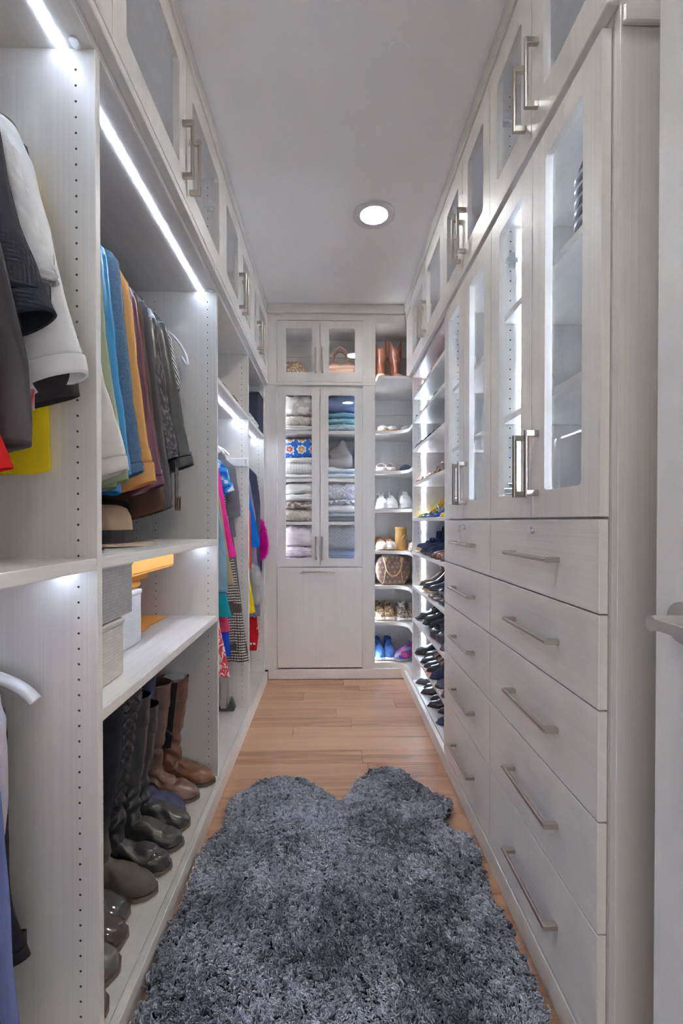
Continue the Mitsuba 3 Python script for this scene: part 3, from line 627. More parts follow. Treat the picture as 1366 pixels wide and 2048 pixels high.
garment('top', 'red top mostly hidden behind the charcoal sweater', 'top', 0.655, tee(1.96, 1.87, -0.60, 1.222, -0.452, [(1.40, -0.52)]), None, col=(0.55, 0.02, 0.02), seed=27, group=G1, th=0.014, folds=0.002)
garment('jacket', 'slate grey knit jacket cut by the left edge of the photo', 'jacket', 0.61, tee(1.97, 1.89, -0.58, 1.36, -0.438, [(1.65, -0.50), (1.50, -0.452)]), None, col=(0.04, 0.045, 0.055), seed=28, group=G1, th=0.022)
part(thing('price_tag', 'small red and white paper tag beside the black textured top', 'tag'), 'paper', VCP(clean([[-0.5215, 0.795, 1.345], [-0.512, 0.795, 1.342], [-0.512, 0.795, 1.378], [-0.5215, 0.795, 1.381], [-0.5215, 0.7965, 1.345], [-0.512, 0.7965, 1.342], [-0.512, 0.7965, 1.378], [-0.5215, 0.7965, 1.381]], [[0, 1, 2], [0, 2, 3], [6, 5, 4], [7, 6, 4], [0, 4, 1], [4, 5, 1], [2, 6, 3], [6, 7, 3], [1, 5, 2], [5, 6, 2], [0, 3, 4], [3, 7, 4]]), 'fabric', [[0.7, 0.05, 0.05], [0.8, 0.75, 0.74], [0.7, 0.08, 0.07], [0.8, 0.78, 0.76]] * 2))
for y, w in ((0.61, 'the slate grey jacket'), (0.655, 'the red top'), (0.705, 'the charcoal sweater'), (0.765, 'the navy cardigan'), (0.815, 'the cable-knit sweater'), (0.855, 'the white denim blouse'), (0.893, 'the black textured top'), (0.926, 'the yellow top')):
    hanger(y, 2.045, 1.94, 0.13, 0.07, f'hanger inside {w}')
# lower rod
G1L = 'clothes on the lower rod of the nearest left bay'
hanger(0.905, 0.985, 0.865, 0.196, 0.068, 'bare white plastic hanger on the lower rod, nearest the partition', wide=0.012, group=None)
def greypink(v):
    t = sstep(0.62, 0.50, v[:, 2]) * sstep(-0.55, -0.64, v[:, 0])
    return np.array([0.55, 0.54, 0.58]) * (1 - t[:, None]) + np.array([0.62, 0.30, 0.40]) * t[:, None]
garment('jacket', 'heather grey jacket with stitched front edge on the lower rod', 'jacket', 0.845, tee(0.872, 0.80, -0.60, 0.36, -0.60, [(0.63, -0.598), (0.48, -0.612)]), [(0.825, -0.615), (0.785, -0.592), (0.63, -0.596), (0.47, -0.615)], (0.06, 0.05), col=greypink, seed=31, group=G1L)
garment('dress', 'periwinkle blue draped garment at the lower left corner', 'dress', 0.79, tee(0.86, 0.78, -0.62, 0.12, -0.535, [(0.70, -0.576), (0.49, -0.553), (0.285, -0.541)]), None, col=(0.13, 0.17, 0.36), seed=32, group=G1L, th=0.034, folds=0.011)
garment('blouse', 'black blouse with a loose cuff behind the blue draped garment', 'blouse', 0.885, tee(0.87, 0.80, -0.625, 0.20, -0.62), [(0.80, -0.65), (0.60, -0.619), (0.45, -0.617), (0.33, -0.592), (0.29, -0.588)], (0.05, 0.045), col=(0.015, 0.015, 0.02), seed=33, group=G1L, cuff=(0.018, 0.018, 0.022), th=0.014, sdep=0.016)
garment('dress', 'black dress at the bottom left edge in front of the blue garment', 'dress', 0.735, tee(0.86, 0.78, -0.63, 0.1, -0.515, [(0.45, -0.545)]), None, col=(0.02, 0.02, 0.025), seed=34, group=G1L, th=0.015, folds=0.004)
garment('top', 'pink top just showing behind the left edge below the shelf', 'top', 0.69, tee(0.86, 0.78, -0.50, 0.55, -0.535), None, col=(0.75, 0.16, 0.42), seed=35, group=G1L, th=0.012, folds=0.002)
for y, w in ((0.845, 'the heather grey jacket'), (0.79, 'the blue draped garment'), (0.885, 'the black blouse'), (0.735, 'the black dress'), (0.69, 'the pink top')):
    hanger(y, 0.985, 0.855, 0.11, 0.05, f'hanger inside {w}')
# long bay
G3 = 'long clothes in the lit left bay'
def redwhite(v):
    k = nz(v, 75, 9, 2); return np.where((k > 0.5)[:, None], [0.72, 0.07, 0.09], [0.80, 0.76, 0.75])
def plaid(v):
    a, b = np.mod(v[:, 2] * 62, 1), np.mod((v[:, 0] + v[:, 1]) * 75, 1)
    on = (a < 0.42) & (b > 0.25)
    d = nz(v * [1, 1, 0.7], 16, 4, 2) > 0.66
    return np.where((on & ~d)[:, None], [0.70, 0.66, 0.58], [0.05, 0.045, 0.045])
def bluewhite(v):
    k = nz(v, 22, 6, 2); return np.where((k > 0.55)[:, None], [0.72, 0.76, 0.82], np.where((k > 0.42)[:, None], [0.03, 0.28, 0.65], [0.015, 0.07, 0.38]))
def b3(z0, prof): return [(z0, XC + 0.055), (z0 - 0.012, XC + 0.075)] + prof
garment('blouse', 'light blue denim blouse with gathered sleeve end', 'blouse', 2.30, b3(1.60, [(1.53, -0.64), (1.258, -0.575), (1.005, -0.535), (0.791, -0.525)]), None, col=denimf((0.20, 0.34, 0.45), 3), seed=41, group=G3)
garment('dress', 'red and white floral dress with ruffled hem, lowest in its bay', 'dress', 2.245, b3(1.58, [(1.50, -0.65), (1.0, -0.60), (0.633, -0.553), (0.50, -0.52), (0.385, -0.497)]), None, col=(0.7, 0.3, 0.3), bsdf='floral', seed=42, group=G3, folds=0.012)
garment('skirt', 'teal skirt below the light blue denim blouse', 'skirt', 2.36, b3(1.60, [(1.50, -0.66), (1.0, -0.60), (0.872, -0.565), (0.66, -0.514)]), None, col=(0.01, 0.27, 0.34), seed=43, group=G3)
garment('dress', 'tan suede dress between the denim blouse and hot pink dress', 'dress', 2.405, b3(1.60, [(1.53, -0.65), (1.241, -0.583), (1.0, -0.545), (0.822, -0.513)]), None, col=(0.40, 0.29, 0.17), seed=44, group=G3, th=0.02)
garment('dress', 'hot pink long-sleeved dress in the lit left bay', 'dress', 2.455, b3(1.60, [(1.53, -0.64), (1.398, -0.597), (1.157, -0.556), (0.957, -0.514)]), None, col=(0.80, 0.035, 0.30), seed=45, group=G3, th=0.02)
garment('skirt', 'coral pink skirt below the teal skirt', 'skirt', 2.425, b3(1.55, [(1.2, -0.64), (0.732, -0.575), (0.56, -0.543)]), None, col=(0.75, 0.09, 0.20), seed=46, group=G3, th=0.014)
garment('blouse', 'blue and white patterned short-sleeved blouse under the belt rack', 'blouse', 2.505, b3(1.60, [(1.53, -0.64), (1.40, -0.60), (1.10, -0.59)]), [(1.49, -0.62), (1.428, -0.567), (1.349, -0.551), (1.30, -0.535)], (0.06, 0.045), col=bluewhite, res=3, seed=47, group=G3)
garment('dress', 'black and cream plaid dress with fringed hem', 'dress', 2.555, b3(1.60, [(1.53, -0.65), (1.241, -0.585), (0.934, -0.551), (0.625, -0.502), (0.36, -0.46)]), None, col=(0.3, 0.3, 0.3), bsdf='plaid', seed=48, group=G3, folds=0.01)
garment('dress', 'cobalt blue dress between the floral dress and the plaid dress', 'dress', 2.505, b3(1.08, [(0.95, -0.64), (0.581, -0.569), (0.41, -0.55)]), None, col=(0.01, 0.06, 0.50), seed=49, group=G3, th=0.012)
garment('blouse', 'slate grey blouse with a loose sleeve beside the partition', 'blouse', 2.605, b3(1.60, [(1.55, -0.62), (1.47, -0.585), (1.30, -0.56), (1.063, -0.545)]), [(1.50, -0.60), (1.448, -0.545), (1.271, -0.525), (1.165, -0.517)], (0.05, 0.05), col=(0.11, 0.11, 0.135), seed=50, group=G3, th=0.018, sdep=0.018)
garment('dress', 'dark grey dress hanging nearest the far partition of the bay', 'dress', 2.632, b3(1.60, [(1.53, -0.65), (0.985, -0.555), (0.645, -0.518)]), None, col=(0.12, 0.12, 0.13), seed=51, group=G3, th=0.009, folds=0.001)
for y, w in ((2.30, 'the light denim blouse'), (2.245, 'the red floral dress'), (2.36, 'the teal skirt'), (2.405, 'the tan dress'), (2.455, 'the hot pink dress'), (2.505, 'the blue and white blouse'), (2.555, 'the plaid dress'), (2.605, 'the slate grey blouse')):
    hanger(y, 1.665, 1.585, 0.10, 0.05, f'hanger inside {w}')
for i in range(3):   # bare white hangers showing at the left edge of the bay
    hanger(2.30 + 0.05 * i + 0.02, 1.665, 1.585, 0.212 + 0.012 * i, 0.085, ['nearest', 'middle', 'farthest'][i] + ' of three white hanger shoulders above the blue and white blouse', wide=0.007, group='white hanger shoulders in the lit left bay')
rk = thing('belt_rack', 'white slide-out belt rack with hooks on the partition', 'rack')
part(rk, 'bar', P(box(-0.64, -0.4835, 2.640, 2.6535, 1.468, 1.515, 0.003), 'white_plastic'))
for x in (-0.595, -0.545, -0.498):
    part(rk, 'hook', P(tube(bez([[x, 2.640, 1.505], [x, 2.618, 1.50], [x + 0.004, 2.612, 1.478], [x + 0.012, 2.624, 1.478]], 8), 0.0022, 6), 'chrome', 50))
ib = thing('folding_stand', 'folded grey metal stand with a black foot on the bay floor', 'stand')
part(ib, 'leg', P(cat(box(-0.635, -0.600, 2.597, 2.612, BH, 0.90, 0.002), box(-0.60, -0.582, 2.614, 2.628, BH, 0.90, 0.002)), 'lever_metal'))
part(ib, 'foot', VCP(cat(box(-0.655, -0.556, 2.585, 2.632, BH, BH + 0.010, 0.003), loft(np.array([[[-0.598, 2.59, BH + 0.009], [-0.552, 2.59, BH + 0.009], [-0.575, 2.59, BH + 0.07]], [[-0.598, 2.63, BH + 0.009], [-0.552, 2.63, BH + 0.009], [-0.575, 2.63, BH + 0.07]]]))), 'fabric', (0.04, 0.042, 0.045), False), label='black plastic foot')
# corner bay
G4 = 'clothes in the far left corner bay'
garment('skirt', 'orange red skirt in the far left corner bay', 'skirt', 2.94, b3(1.60, [(1.5, -0.66), (1.223, -0.527), (0.85, -0.514)]), None, col=(0.70, 0.075, 0.03), seed=61, group=G4, th=0.016)
garment('coat', 'royal blue coat flaring out in the far left corner bay', 'coat', 3.0, b3(1.60, [(1.5, -0.64), (1.323, -0.545), (1.158, -0.50), (1.02, -0.468), (0.985, -0.468)]), None, col=(0.005, 0.13, 0.55), seed=62, group=G4)
garment('skirt', 'lemon yellow skirt below the orange red skirt', 'skirt', 2.975, b3(1.40, [(1.2, -0.64), (0.765, -0.530), (0.555, -0.498)]), None, col=(0.82, 0.62, 0.02), seed=63, group=G4, th=0.014)
garment('jacket', 'navy jacket with sparkling lapel against the far end panel', 'jacket', 3.12, b3(1.60, [(1.56, -0.63), (1.511, -0.557), (1.466, -0.513), (1.295, -0.489), (1.12, -0.486), (0.60, -0.49)]), None, col=(0.03, 0.034, 0.06), seed=64, group=G4)
def lilacf(v): return np.array([0.22, 0.21, 0.32]) * (0.6 + 0.9 * nz(v, 160, 3, 2)[:, None])
garment('top', 'lilac grey sequined top between the blue coat and navy jacket', 'top', 3.06, b3(1.60, [(1.5, -0.60), (1.43, -0.55), (1.17, -0.505), (1.10, -0.51), (0.51, -0.482)]), None, col=lilacf, seed=65, group=G4, th=0.016)
def redf(v):
    k = nz(v, 38, 2, 2); return np.where((k > 0.66)[:, None], [0.80, 0.75, 0.72], [0.42, 0.015, 0.02])
garment('dress', 'dark red dress with white flowers above the corner floor', 'dress', 3.10, b3(1.55, [(1.4, -0.62), (0.60, -0.53), (0.494, -0.512), (0.374, -0.50), (0.27, -0.512)]), None, col=redf, res=3, seed=66, group=G4, th=0.016)
garment('coat', 'black velvet coat hanging last in the corner bay', 'coat', 3.195, b3(1.55, [(1.45, -0.60), (0.9, -0.49), (0.60, -0.488)]), None, col=(0.025, 0.02, 0.03), seed=67, group=G4)
def fur(name, label, Y, pts, col, seed, n=5000, ln=0.026):
    rg = np.random.default_rng(seed)
    k = thing(name, label, 'fur stole', G4)
    path = np.array(pts)
    core = loft(np.array([[[x + r * math.cos(t), Y + 0.024 * math.sin(t), z] for t in np.linspace(0, 2 * PI, 15)[:-1]] for x, z, r in pts]))
    part(k, 'body', VCP(core, 'fabric', col))
    p, fi = trimesh.sample.sample_surface(core, n, seed=seed)
    nn = core.face_normals[fi] * 0.8 + rg.normal(0, 0.35, (n, 3)) + [0.1, 0, -0.35]
    nn /= np.linalg.norm(nn, axis=1, keepdims=True)
    side = np.cross(nn, rg.normal(0, 1, (n, 3))); side /= np.linalg.norm(side, axis=1, keepdims=True)
    s2 = np.cross(nn, side)
    L = ln * (0.6 + 0.7 * rg.random((n, 1)))
    v = np.stack([p + side * 0.0008, p - side * 0.0004 + s2 * 0.0007, p - side * 0.0004 - s2 * 0.0007, p + nn * L], 1).reshape(-1, 3)
    f = (np.array([[0, 1, 3], [1, 2, 3], [2, 0, 3]])[None] + 4 * np.arange(n)[:, None, None]).reshape(-1, 3)
    c = np.repeat(np.array(col)[None] * (0.85 + 0.25 * rg.random((n, 1))), 4, 0)
    part(k, 'fur', mikit.ply(clean(v, f), 'wool', False, color=np.clip(c, 0, 1)), kind='stuff', label='long soft fur')
    hanger(Y, 1.665, 1.61, 0.10, 0.03, f'hanger holding the {label.split(",")[0]}', group=None)
    part(k, 'loop', P(tube([[pts[0][0], Y, pts[0][1]], [(pts[0][0] + XC) / 2, Y, (pts[0][1] + 1.6) / 2 + 0.1], [XC, Y, 1.60]], 0.004, 6), 'flat_dark', 50))
fur('fur_stole', 'white fluffy fur stole, beside the yellow skirt', 3.035, [(-0.535, 0.855, 0.02), (-0.513, 0.80, 0.036), (-0.500, 0.72, 0.040), (-0.505, 0.65, 0.034), (-0.51, 0.615, 0.02)], (0.78, 0.77, 0.76), 71)
fur('fur_stole', 'hot magenta fur stole, below the blue coat', 3.155, [(-0.50, 1.15, 0.016), (-0.488, 1.08, 0.024), (-0.480, 1.0, 0.030), (-0.483, 0.93, 0.028), (-0.492, 0.90, 0.014)], (0.78, 0.01, 0.45), 72)
for y, w in ((2.94, 'the orange red skirt'), (3.0, 'the royal blue coat'), (3.06, 'the lilac top'), (3.12, 'the navy jacket')):
    hanger(y, 1.665, 1.585, 0.10, 0.05, f'hanger inside {w}')
st = thing('storage_bag', 'dark navy storage bag standing on the corner bay shelf', 'bag')
part(st, 'body', VCP(box(-0.80, -0.487, 3.08, 3.262, 1.768, 2.02, 0.012), 'fabric', (0.03, 0.035, 0.06), False))
part(st, 'lid', VCP(box(-0.803, -0.485, 3.077, 3.265, 2.0, 2.025, 0.008), 'fabric', (0.02, 0.024, 0.035), False))

# ================================================================== footwear
def prof(t, ts, vs): return np.interp(t, ts, vs)
TOE = {'round': [0.25, .55, .70, .68, .66, 1, .97, .84, .62, .12], 'point': [0.25, .55, .68, .64, .60, .96, .80, .48, .27, .06], 'almond': [0.25, .55, .70, .66, .64, 1, .92, .68, .46, .08], 'square': [0.25, .55, .7, .66, .64, 1, .98, .90, .76, .40]}
TT = [0, .03, .12, .3, .45, .68, .82, .92, .965, 1]
def foot_z(t, hh, plat): return plat + hh * sstep(0.72, 0.22, t)
def half_w(t, W, toe): return W / 2 * prof(t, TT, TOE[toe])
def stations(n=30): return np.sort(np.concatenate([np.linspace(0.0, 1, n), [0.008, 0.02, 0.97, 0.985, 0.994]]))
def upper_mesh(L, W, hh, plat, toe, vamp, throat, coll, side, closed=False, dip=1.0, up=(0, 0, 0), lining=(0.5, 0.4, 0.3), colf=None, dens=1):
    n = 26; rings, cols = [], []
    th = PI * np.arange(n + 1) / n
    for t in stations(30 * dens):
        zs, w = foot_z(t, hh, plat), half_w(t, W, toe)
        crest = prof(t, [0, throat, .72, .88, .96, 1.0], [vamp * 1.25, vamp, vamp * .78, vamp * .58, vamp * .46, vamp * .16])
        if closed: crest = prof(t, [0, 0.06, .3, throat, .72, .88, .96, 1.0], [coll * .6, coll, coll, vamp, vamp * .78, vamp * .58, vamp * .46, vamp * .16])
        if t < 0.02: crest *= 0.85
        cy = w * np.sign(np.cos(th)) * np.abs(np.cos(th)) ** 0.72; cz = zs + crest * np.abs(np.sin(th)) ** 0.85
        rim = prof(t, [0, .12, .32, throat], [coll, coll * .92, side, max(vamp * .95, side)])
        oy, oz = np.zeros(n + 1), np.zeros(n + 1); inn = np.zeros(n + 1)
        for j in range(n + 1):
            if j <= 7 or j >= n - 7:
                s = (j if j <= 7 else n - j) / 7
                y = w * (1 + .07 * math.sin(PI * s) - .14 * s * s); oz[j] = zs + rim * s; oy[j] = y if j <= 7 else -y
            else:
                q = (j - 7) / (n - 14); u = 1 - 2 * q
                wi = max(w * .86 - .004, w * .5); oy[j] = wi * u; inn[j] = 1
                oz[j] = zs + rim - (rim - .007) * dip * (1 - abs(u) ** 5) * float(sstep(.012, .05, t))
        k = 1.0 if closed else float(sstep(throat - .03, throat + .015, t))
        rings.append(np.stack([np.full(n + 1, t * L), oy * (1 - k) + cy * k, oz * (1 - k) + cz * k], 1))
        cols.append(inn * (1 - k))
    m = loft(np.array(rings))
    a = np.concatenate([np.concatenate(cols), [0, 0]])[:, None]
    c = np.asarray(up if colf is None else colf(np.array(m.vertices)), float)
    c = np.tile(c, (len(a), 1)) if c.ndim == 1 else c
    return m, c * (1 - a) + np.asarray(lining, float) * a
def sole_mesh(L, W, hh, plat, toe, th=0.004, grow=1.03, full=False, heel_from=None, lo=0.0, ext=0.006):
    rings = []
    for t in np.linspace(0, 1, 26):
        w = half_w(np.clip(t, 0, 1), W, toe) * grow + 0.001
        x = -ext + t * (L + 2 * ext)
        top = foot_z(t, hh, plat) + 0.001
        bot = lo if full else top - th
        if full: bot = lo + 0.012 * sstep(.86, 1, t)
        rings.append([[x, w, bot], [x, w * 1.0, (top + bot) / 2], [x, w * .98, top], [x, -w * .98, top], [x, -w, (top + bot) / 2], [x, -w, bot]])
    return loft(np.array(rings))
def heel_mesh(L, W, hh, plat, kind):
    top = hh + plat - 0.001
    if kind == 'stiletto': p = [(0.0, 0.032, 0.0, 0.026), (0.45, 0.018, 0.004, 0.012), (1, 0.009, 0.010, 0.006)]
    else: p = [(0.0, 0.050, -0.002, 0.029), (0.5, 0.044, 0.0, 0.026), (1, 0.042, 0.0, 0.025)]
    rings = []
    for s, ln, x0, hw in p:
        z = top * (1 - s)
        rings.append([[x0, -hw * .7, z], [x0 + ln * .5, -hw, z], [x0 + ln, -hw * .9, z], [x0 + ln, hw * .9, z], [x0 + ln * .5, hw, z], [x0, hw * .7, z]])
    return loft(np.array(rings))
def strap_mesh(L, W, hh, plat, toe, t, hgt, bw=0.014, t2=None, w_in=0.96):
    t2 = t if t2 is None else t2
    rings = []
    for a in np.linspace(0, PI, 16):
        tt = t + (t2 - t) * a / PI
        w, z0 = half_w(tt, W, toe) * w_in, foot_z(tt, hh, plat)
        y, z = w * math.cos(a), z0 + .8 * hgt * abs(math.sin(a)) ** 0.7
        nrm = np.array([0, math.cos(a), math.sin(a)])
        c = np.array([tt * L, y, z])
        e = np.array([bw / 2, 0, 0])
        rings.append([c - e - nrm * .001, c + e - nrm * .001, c + e + nrm * .0018, c - e + nrm * .0018])
    return loft(np.array(rings))
def ankle_strap(x, r, z, bw=0.012):
    rings = []
    for a in np.linspace(0, 2 * PI, 22)[:-1]:
        c = np.array([x + r * 1.15 * math.cos(a), r * math.sin(a), z + 0.012 * math.cos(a)]); nrm = np.array([math.cos(a), math.sin(a), 0]); e = np.array([0, 0, bw / 2])
        rings.append([c - e, c + e, c + e + nrm * .002, c - e + nrm * .002])
    rings.append(rings[0]); return loft(np.array(rings), cap=False)
PROTO = {}
def proto(key, build):
    if key not in PROTO: PROTO[key] = build()
    return PROTO[key]
def put(name, label, catg, key, build, x, y, z, rz, mirror=False, group=None):
    """one shoe: entries of a prototype under its own key."""
    k = thing(name, label, catg, group)
    sub = {}
    for pn, d, lab in proto(key, build):
        if '/' in pn:
            a, b = pn.split('/'); part(sub[a], b, d, to_world=TW(x, y, z, rz, mirror))
        else: sub[pn] = part(k, pn, d, label=lab, to_world=TW(x, y, z, rz, mirror))
    return k
def flat_shoe(L=.25, W=.088, up=(0.5, 0.5, 0.5), lining=(.6, .5, .4), sole=(.75, .73, .7), plat=.02, toe='round', vamp=.052, throat=.5, coll=.062, side=.045, bsdf='fabric', colf=None, hh=0.0, heel=None, laces=None, straps=None, tongue=None, full=True, strapcol=None, extra=None, dens=1, hidden_upper=False, sole_bsdf='fabric', ankle=None, grow=1.05, closed=False, cap=None):
    def b():
        out = []
        if not hidden_upper:
            m, c = upper_mesh(L, W, hh, plat, toe, vamp, throat, coll, side, closed, up=up, lining=lining, colf=colf, dens=dens)
            out.append(('upper', mikit.ply(m, bsdf, True, color=np.clip(c, 0, 1)), None))
        sm = sole_mesh(L, W, hh, plat, toe, full=full, grow=grow)
        out.append(('sole', VCP(sm, sole_bsdf, sole, 40 if False else False), None))
        if heel: out.append(('heel', VCP(heel_mesh(L, W, hh, plat, heel), sole_bsdf if heel == 'block' else bsdf, up if heel == 'stiletto' else sole, False), None))
        if cap is not None:
            m, c = upper_mesh(L * 1.004, W * 1.03, hh, plat, toe, vamp * 1.05, throat, coll, side, True, up=cap)
            m = trimesh.intersections.slice_mesh_plane(m, [1, 0, 0], [L * .80, 0, 0])
            out.append(('toe_cap', VCP(m, 'fabric', cap), None))
        if laces is not None:
            p = [tube(bez([[L * t, -.018, foot_z(t, hh, plat) + prof(t, [.3, .5, .72], [vamp * 1.12, vamp, vamp * .8]) + .001], [L * (t + .02), 0, foot_z(t, hh, plat) + prof(t, [.3, .5, .72], [vamp * 1.2, vamp * 1.07, vamp * .87]) + .004], [L * (t + .045), .018, foot_z(t, hh, plat) + prof(t, [.3, .5, .72], [vamp * 1.1, vamp, vamp * .78]) + .001]], 6), .0023, 5) for t in np.linspace(throat - .0, throat + .20, 5)]
            zt = plat + vamp * 1.1
            for s in (1, -1): p.append(tube(bez([[L * throat, 0, zt], [L * (throat - .02), s * .03, zt + .03], [L * (throat + .05), s * .04, zt + .005], [L * throat, s * .004, zt]], 10), .002, 5))
            out.append(('laces', VCP(cat(*p), 'fabric', laces), None))
        if straps:
            for (t, h, bw, *r) in straps: out.append(('strap', VCP(strap_mesh(L, W, hh, plat, toe, t, h, bw, r[0] if r else None), bsdf, strapcol if strapcol is not None else up, False), None))
        if ankle: out.append(('ankle_strap', VCP(ankle_strap(L * .15, .031, plat + hh + ankle), bsdf, strapcol if strapcol is not None else up, False), None))
        if extra: out += extra()
        return out
    return b
def leo(v):
    k = nz(v, 95, 2, 1); r = nz(v, 95, 7, 1)
    dark = (k > 0.50) & (k < 0.70)
    return np.where(dark[:, None], [0.025, 0.018, 0.012], np.where((k >= .7)[:, None], [0.30, 0.16, 0.06], [0.62, 0.44, 0.25]))
# --- corner shelves: toes towards the room
def corner_put(key, build, label, xs, z, y=3.345, L=.25, name='shoe', catg='shoe', rz=-PI / 2, group=None, y2=None):
    for i, x in enumerate(xs):
        side = ('left' if i == 0 else 'right') if len(xs) == 2 else ''
        lab = label.replace('@', side) if len(xs) == 2 else label
        put(name, lab, catg, key, build, x, y + L + (0.004 * i), z, rz + (0.03 if i == 0 else -0.03) * (len(xs) == 2), mirror=bool(i), group=group)
S = 0.0004
corner_put('clog', flat_shoe(L=.24, W=.082, up=(.72, .72, .74), lining=(.6, .42, .26), sole=(.50, .33, .19), plat=.02, vamp=.045, throat=.62, coll=.012, side=.012, straps=[(.56, .052, .03)], strapcol=(.40, .40, .42), bsdf='leather'), '@ white clog with silver strap on the top corner shelf', [.377, .462], CZ[6] + S, L=.24)
corner_put('darkflat', flat_shoe(L=.24, W=.08, up=(.28, .29, .33), lining=(.6, .42, .26), sole=(.45, .30, .18), plat=.018, vamp=.05, throat=.55, coll=.03, side=.03, bsdf='leather'), 'grey metallic flat at the right end of the top corner shelf', [.560], CZ[6] + S, L=.24, y=3.335)
corner_put('birk', flat_shoe(L=.25, W=.085, up=(.70, .60, .60), lining=(.72, .64, .62), sole=(.74, .66, .64), plat=.024, hidden_upper=False, vamp=.020, throat=.85, coll=.008, side=.008, straps=[(.70, .050, .036), (.45, .066, .034)], strapcol=(.74, .64, .64)), '@ pale pink two-strap sandal on the second corner shelf', [.367, .449], CZ[5] + S, name='sandal', catg='sandal')
corner_put('navflat', flat_shoe(L=.24, W=.08, up=(.05, .07, .10), lining=(.1, .1, .12), sole=(.05, .05, .06), plat=.012, vamp=.05, throat=.55, coll=.045, side=.035), 'dark navy flat at the right end of the second corner shelf', [.562], CZ[5] + S, L=.24, y=3.33)
wh = (.80, .80, .81)
def pulltab():
    return [('pull_tab', VCP(tube(bez([[.012, 0, .09], [-.01, 0, .15], [.025, 0, .165], [.022, 0, .10]], 10), .005, 6), 'fabric', wh), None)]
corner_put('wsneak', flat_shoe(L=.262, W=.092, up=wh, lining=(.72, .72, .73), sole=(.82, .82, .82), plat=.028, vamp=.072, throat=.48, coll=.085, side=.065, laces=(.84, .84, .84), extra=pulltab, bsdf='fabric'), '@ white sneaker with a heel pull tab on the third corner shelf', [.373, .460], CZ[4] + S, L=.262, name='sneaker', catg='sneaker')
corner_put('wsneak2', flat_shoe(L=.285, W=.10, up=(.76, .77, .79), lining=(.70, .71, .74), sole=(.80, .80, .80), plat=.03, vamp=.095, throat=.42, coll=.115, side=.10, laces=(.84, .84, .84)), 'large white lace-up sneaker at the right end of the third corner shelf', [.560], CZ[4] + S, L=.285, name='sneaker', catg='sneaker', y=3.325)
corner_put('tanslip', flat_shoe(L=.25, W=.088, up=(.50, .27, .18), lining=(.40, .26, .18), sole=(.62, .47, .34), plat=.022, vamp=.062, throat=.5, coll=.072, side=.055, cap=(.80, .78, .74)), '@ tan slip-on shoe with a white toe cap', [.367, .448], CZ[3] + S)
corner_put('whlow', flat_shoe(L=.24, W=.08, up=(.74, .73, .72), lining=(.5, .45, .4), sole=(.66, .58, .46), plat=.016, vamp=.05, throat=.55, coll=.05, side=.04), 'cream low shoe beside the round wicker box', [.606], CZ[3] + S, L=.24, y=3.26)
corner_put('leoslip', flat_shoe(L=.25, W=.09, bsdf='leopard', up=(.5, .4, .2), lining=(.08, .06, .05), sole=(.78, .74, .66), plat=.028, vamp=.064, throat=.5, coll=.082, side=.055, ), '@ leopard print slip-on with a cream sole', [.355, .440], CZ[1] + S, name='sneaker', catg='sneaker')
def leogrey(v): return leo(v) * [.55, .6, .7] + [.05, .05, .06]
corner_put('leolace', flat_shoe(L=.25, W=.088, colf=leogrey, up=(0, 0, 0), lining=(.4, .38, .36), sole=(.82, .83, .84), plat=.026, vamp=.075, throat=.45, coll=.08, side=.06, laces=(.80, .80, .82), dens=2), '@ grey leopard sneaker with white laces', [.526, .612], CZ[1] + S, name='sneaker', catg='sneaker', y=3.32)
def bluerun(v):
    k = nz(v, 40, 1, 2)[:, None]; c = np.array([.07, .15, .40]) * (.8 + .4 * k)
    return np.where((v[:, 0:1] < .03), [.03, .06, .2], c)
corner_put('bluerun', flat_shoe(L=.275, W=.096, colf=bluerun, up=(0, 0, 0), lining=(.04, .07, .2), sole=(.80, .80, .82), plat=.026, vamp=.082, throat=.46, coll=.095, side=.07, laces=(.06, .13, .36), extra=lambda: [('logo', VCP(box(.105, .125, -.012, .012, .112, .114, .001), 'fabric', (.72, .78, .88), False), 'small pale emblem on the tongue')]), '@ royal blue running shoe on the lowest corner shelf', [.352, .444], CZ[0] + S, L=.275, y=3.345, name='sneaker', catg='sneaker')
def multi(v):
    k = nz(v, 45, 8, 2)[:, None]; return np.where(k > .56, [.70, .10, .30], np.where(k > .44, [.12, .06, .42], [.30, .33, .38]))
put('sneaker', 'pink and purple running shoe at the right end of the lowest corner shelf', 'sneaker', 'multirun', flat_shoe(L=.265, W=.092, colf=multi, up=(0, 0, 0), lining=(.1, .08, .3), sole=(.25, .28, .33), plat=.026, vamp=.085, throat=.45, coll=.10, side=.075, laces=(.15, .05, .45)), .70, 3.47, CZ[0] + S, PI + .55)
# round wicker box
wb = thing('wicker_box', 'tall round tan wicker box between the tan slip-ons and a cream shoe', 'box')
rr = []
for i in range(60):
    z = .16 * i / 59; r = .044 + .0012 * math.sin(i * PI / 1.5) - .001 * (i in (0, 59))
    rr.append([[.521 + r * math.cos(t), 3.40 + r * math.sin(t), CZ[3] + S + z] for t in np.linspace(0, 2 * PI, 33)[:-1]])
m = loft(np.array(rr)); kk = nz(np.array(m.vertices) * [1, 1, 3], 90, 2, 2)
part(wb, 'body', VCP(m, 'fabric', np.array([.50, .28, .10]) * (.7 + .6 * kk[:, None])))
part(wb, 'lid', VCP(loft(np.array([[[.521 + .0455 * math.cos(t), 3.40 + .0455 * math.sin(t), CZ[3] + .160 + h] for t in np.linspace(0, 2 * PI, 33)[:-1]] for h in (0, .012)])), 'fabric', (.54, .31, .12), False))
part(wb, 'toggle', VCP(tube([[.521, 3.353, CZ[3] + .09], [.541, 3.350, CZ[3] + .115]], .004, 6), 'leather', (.72, .50, .28)))
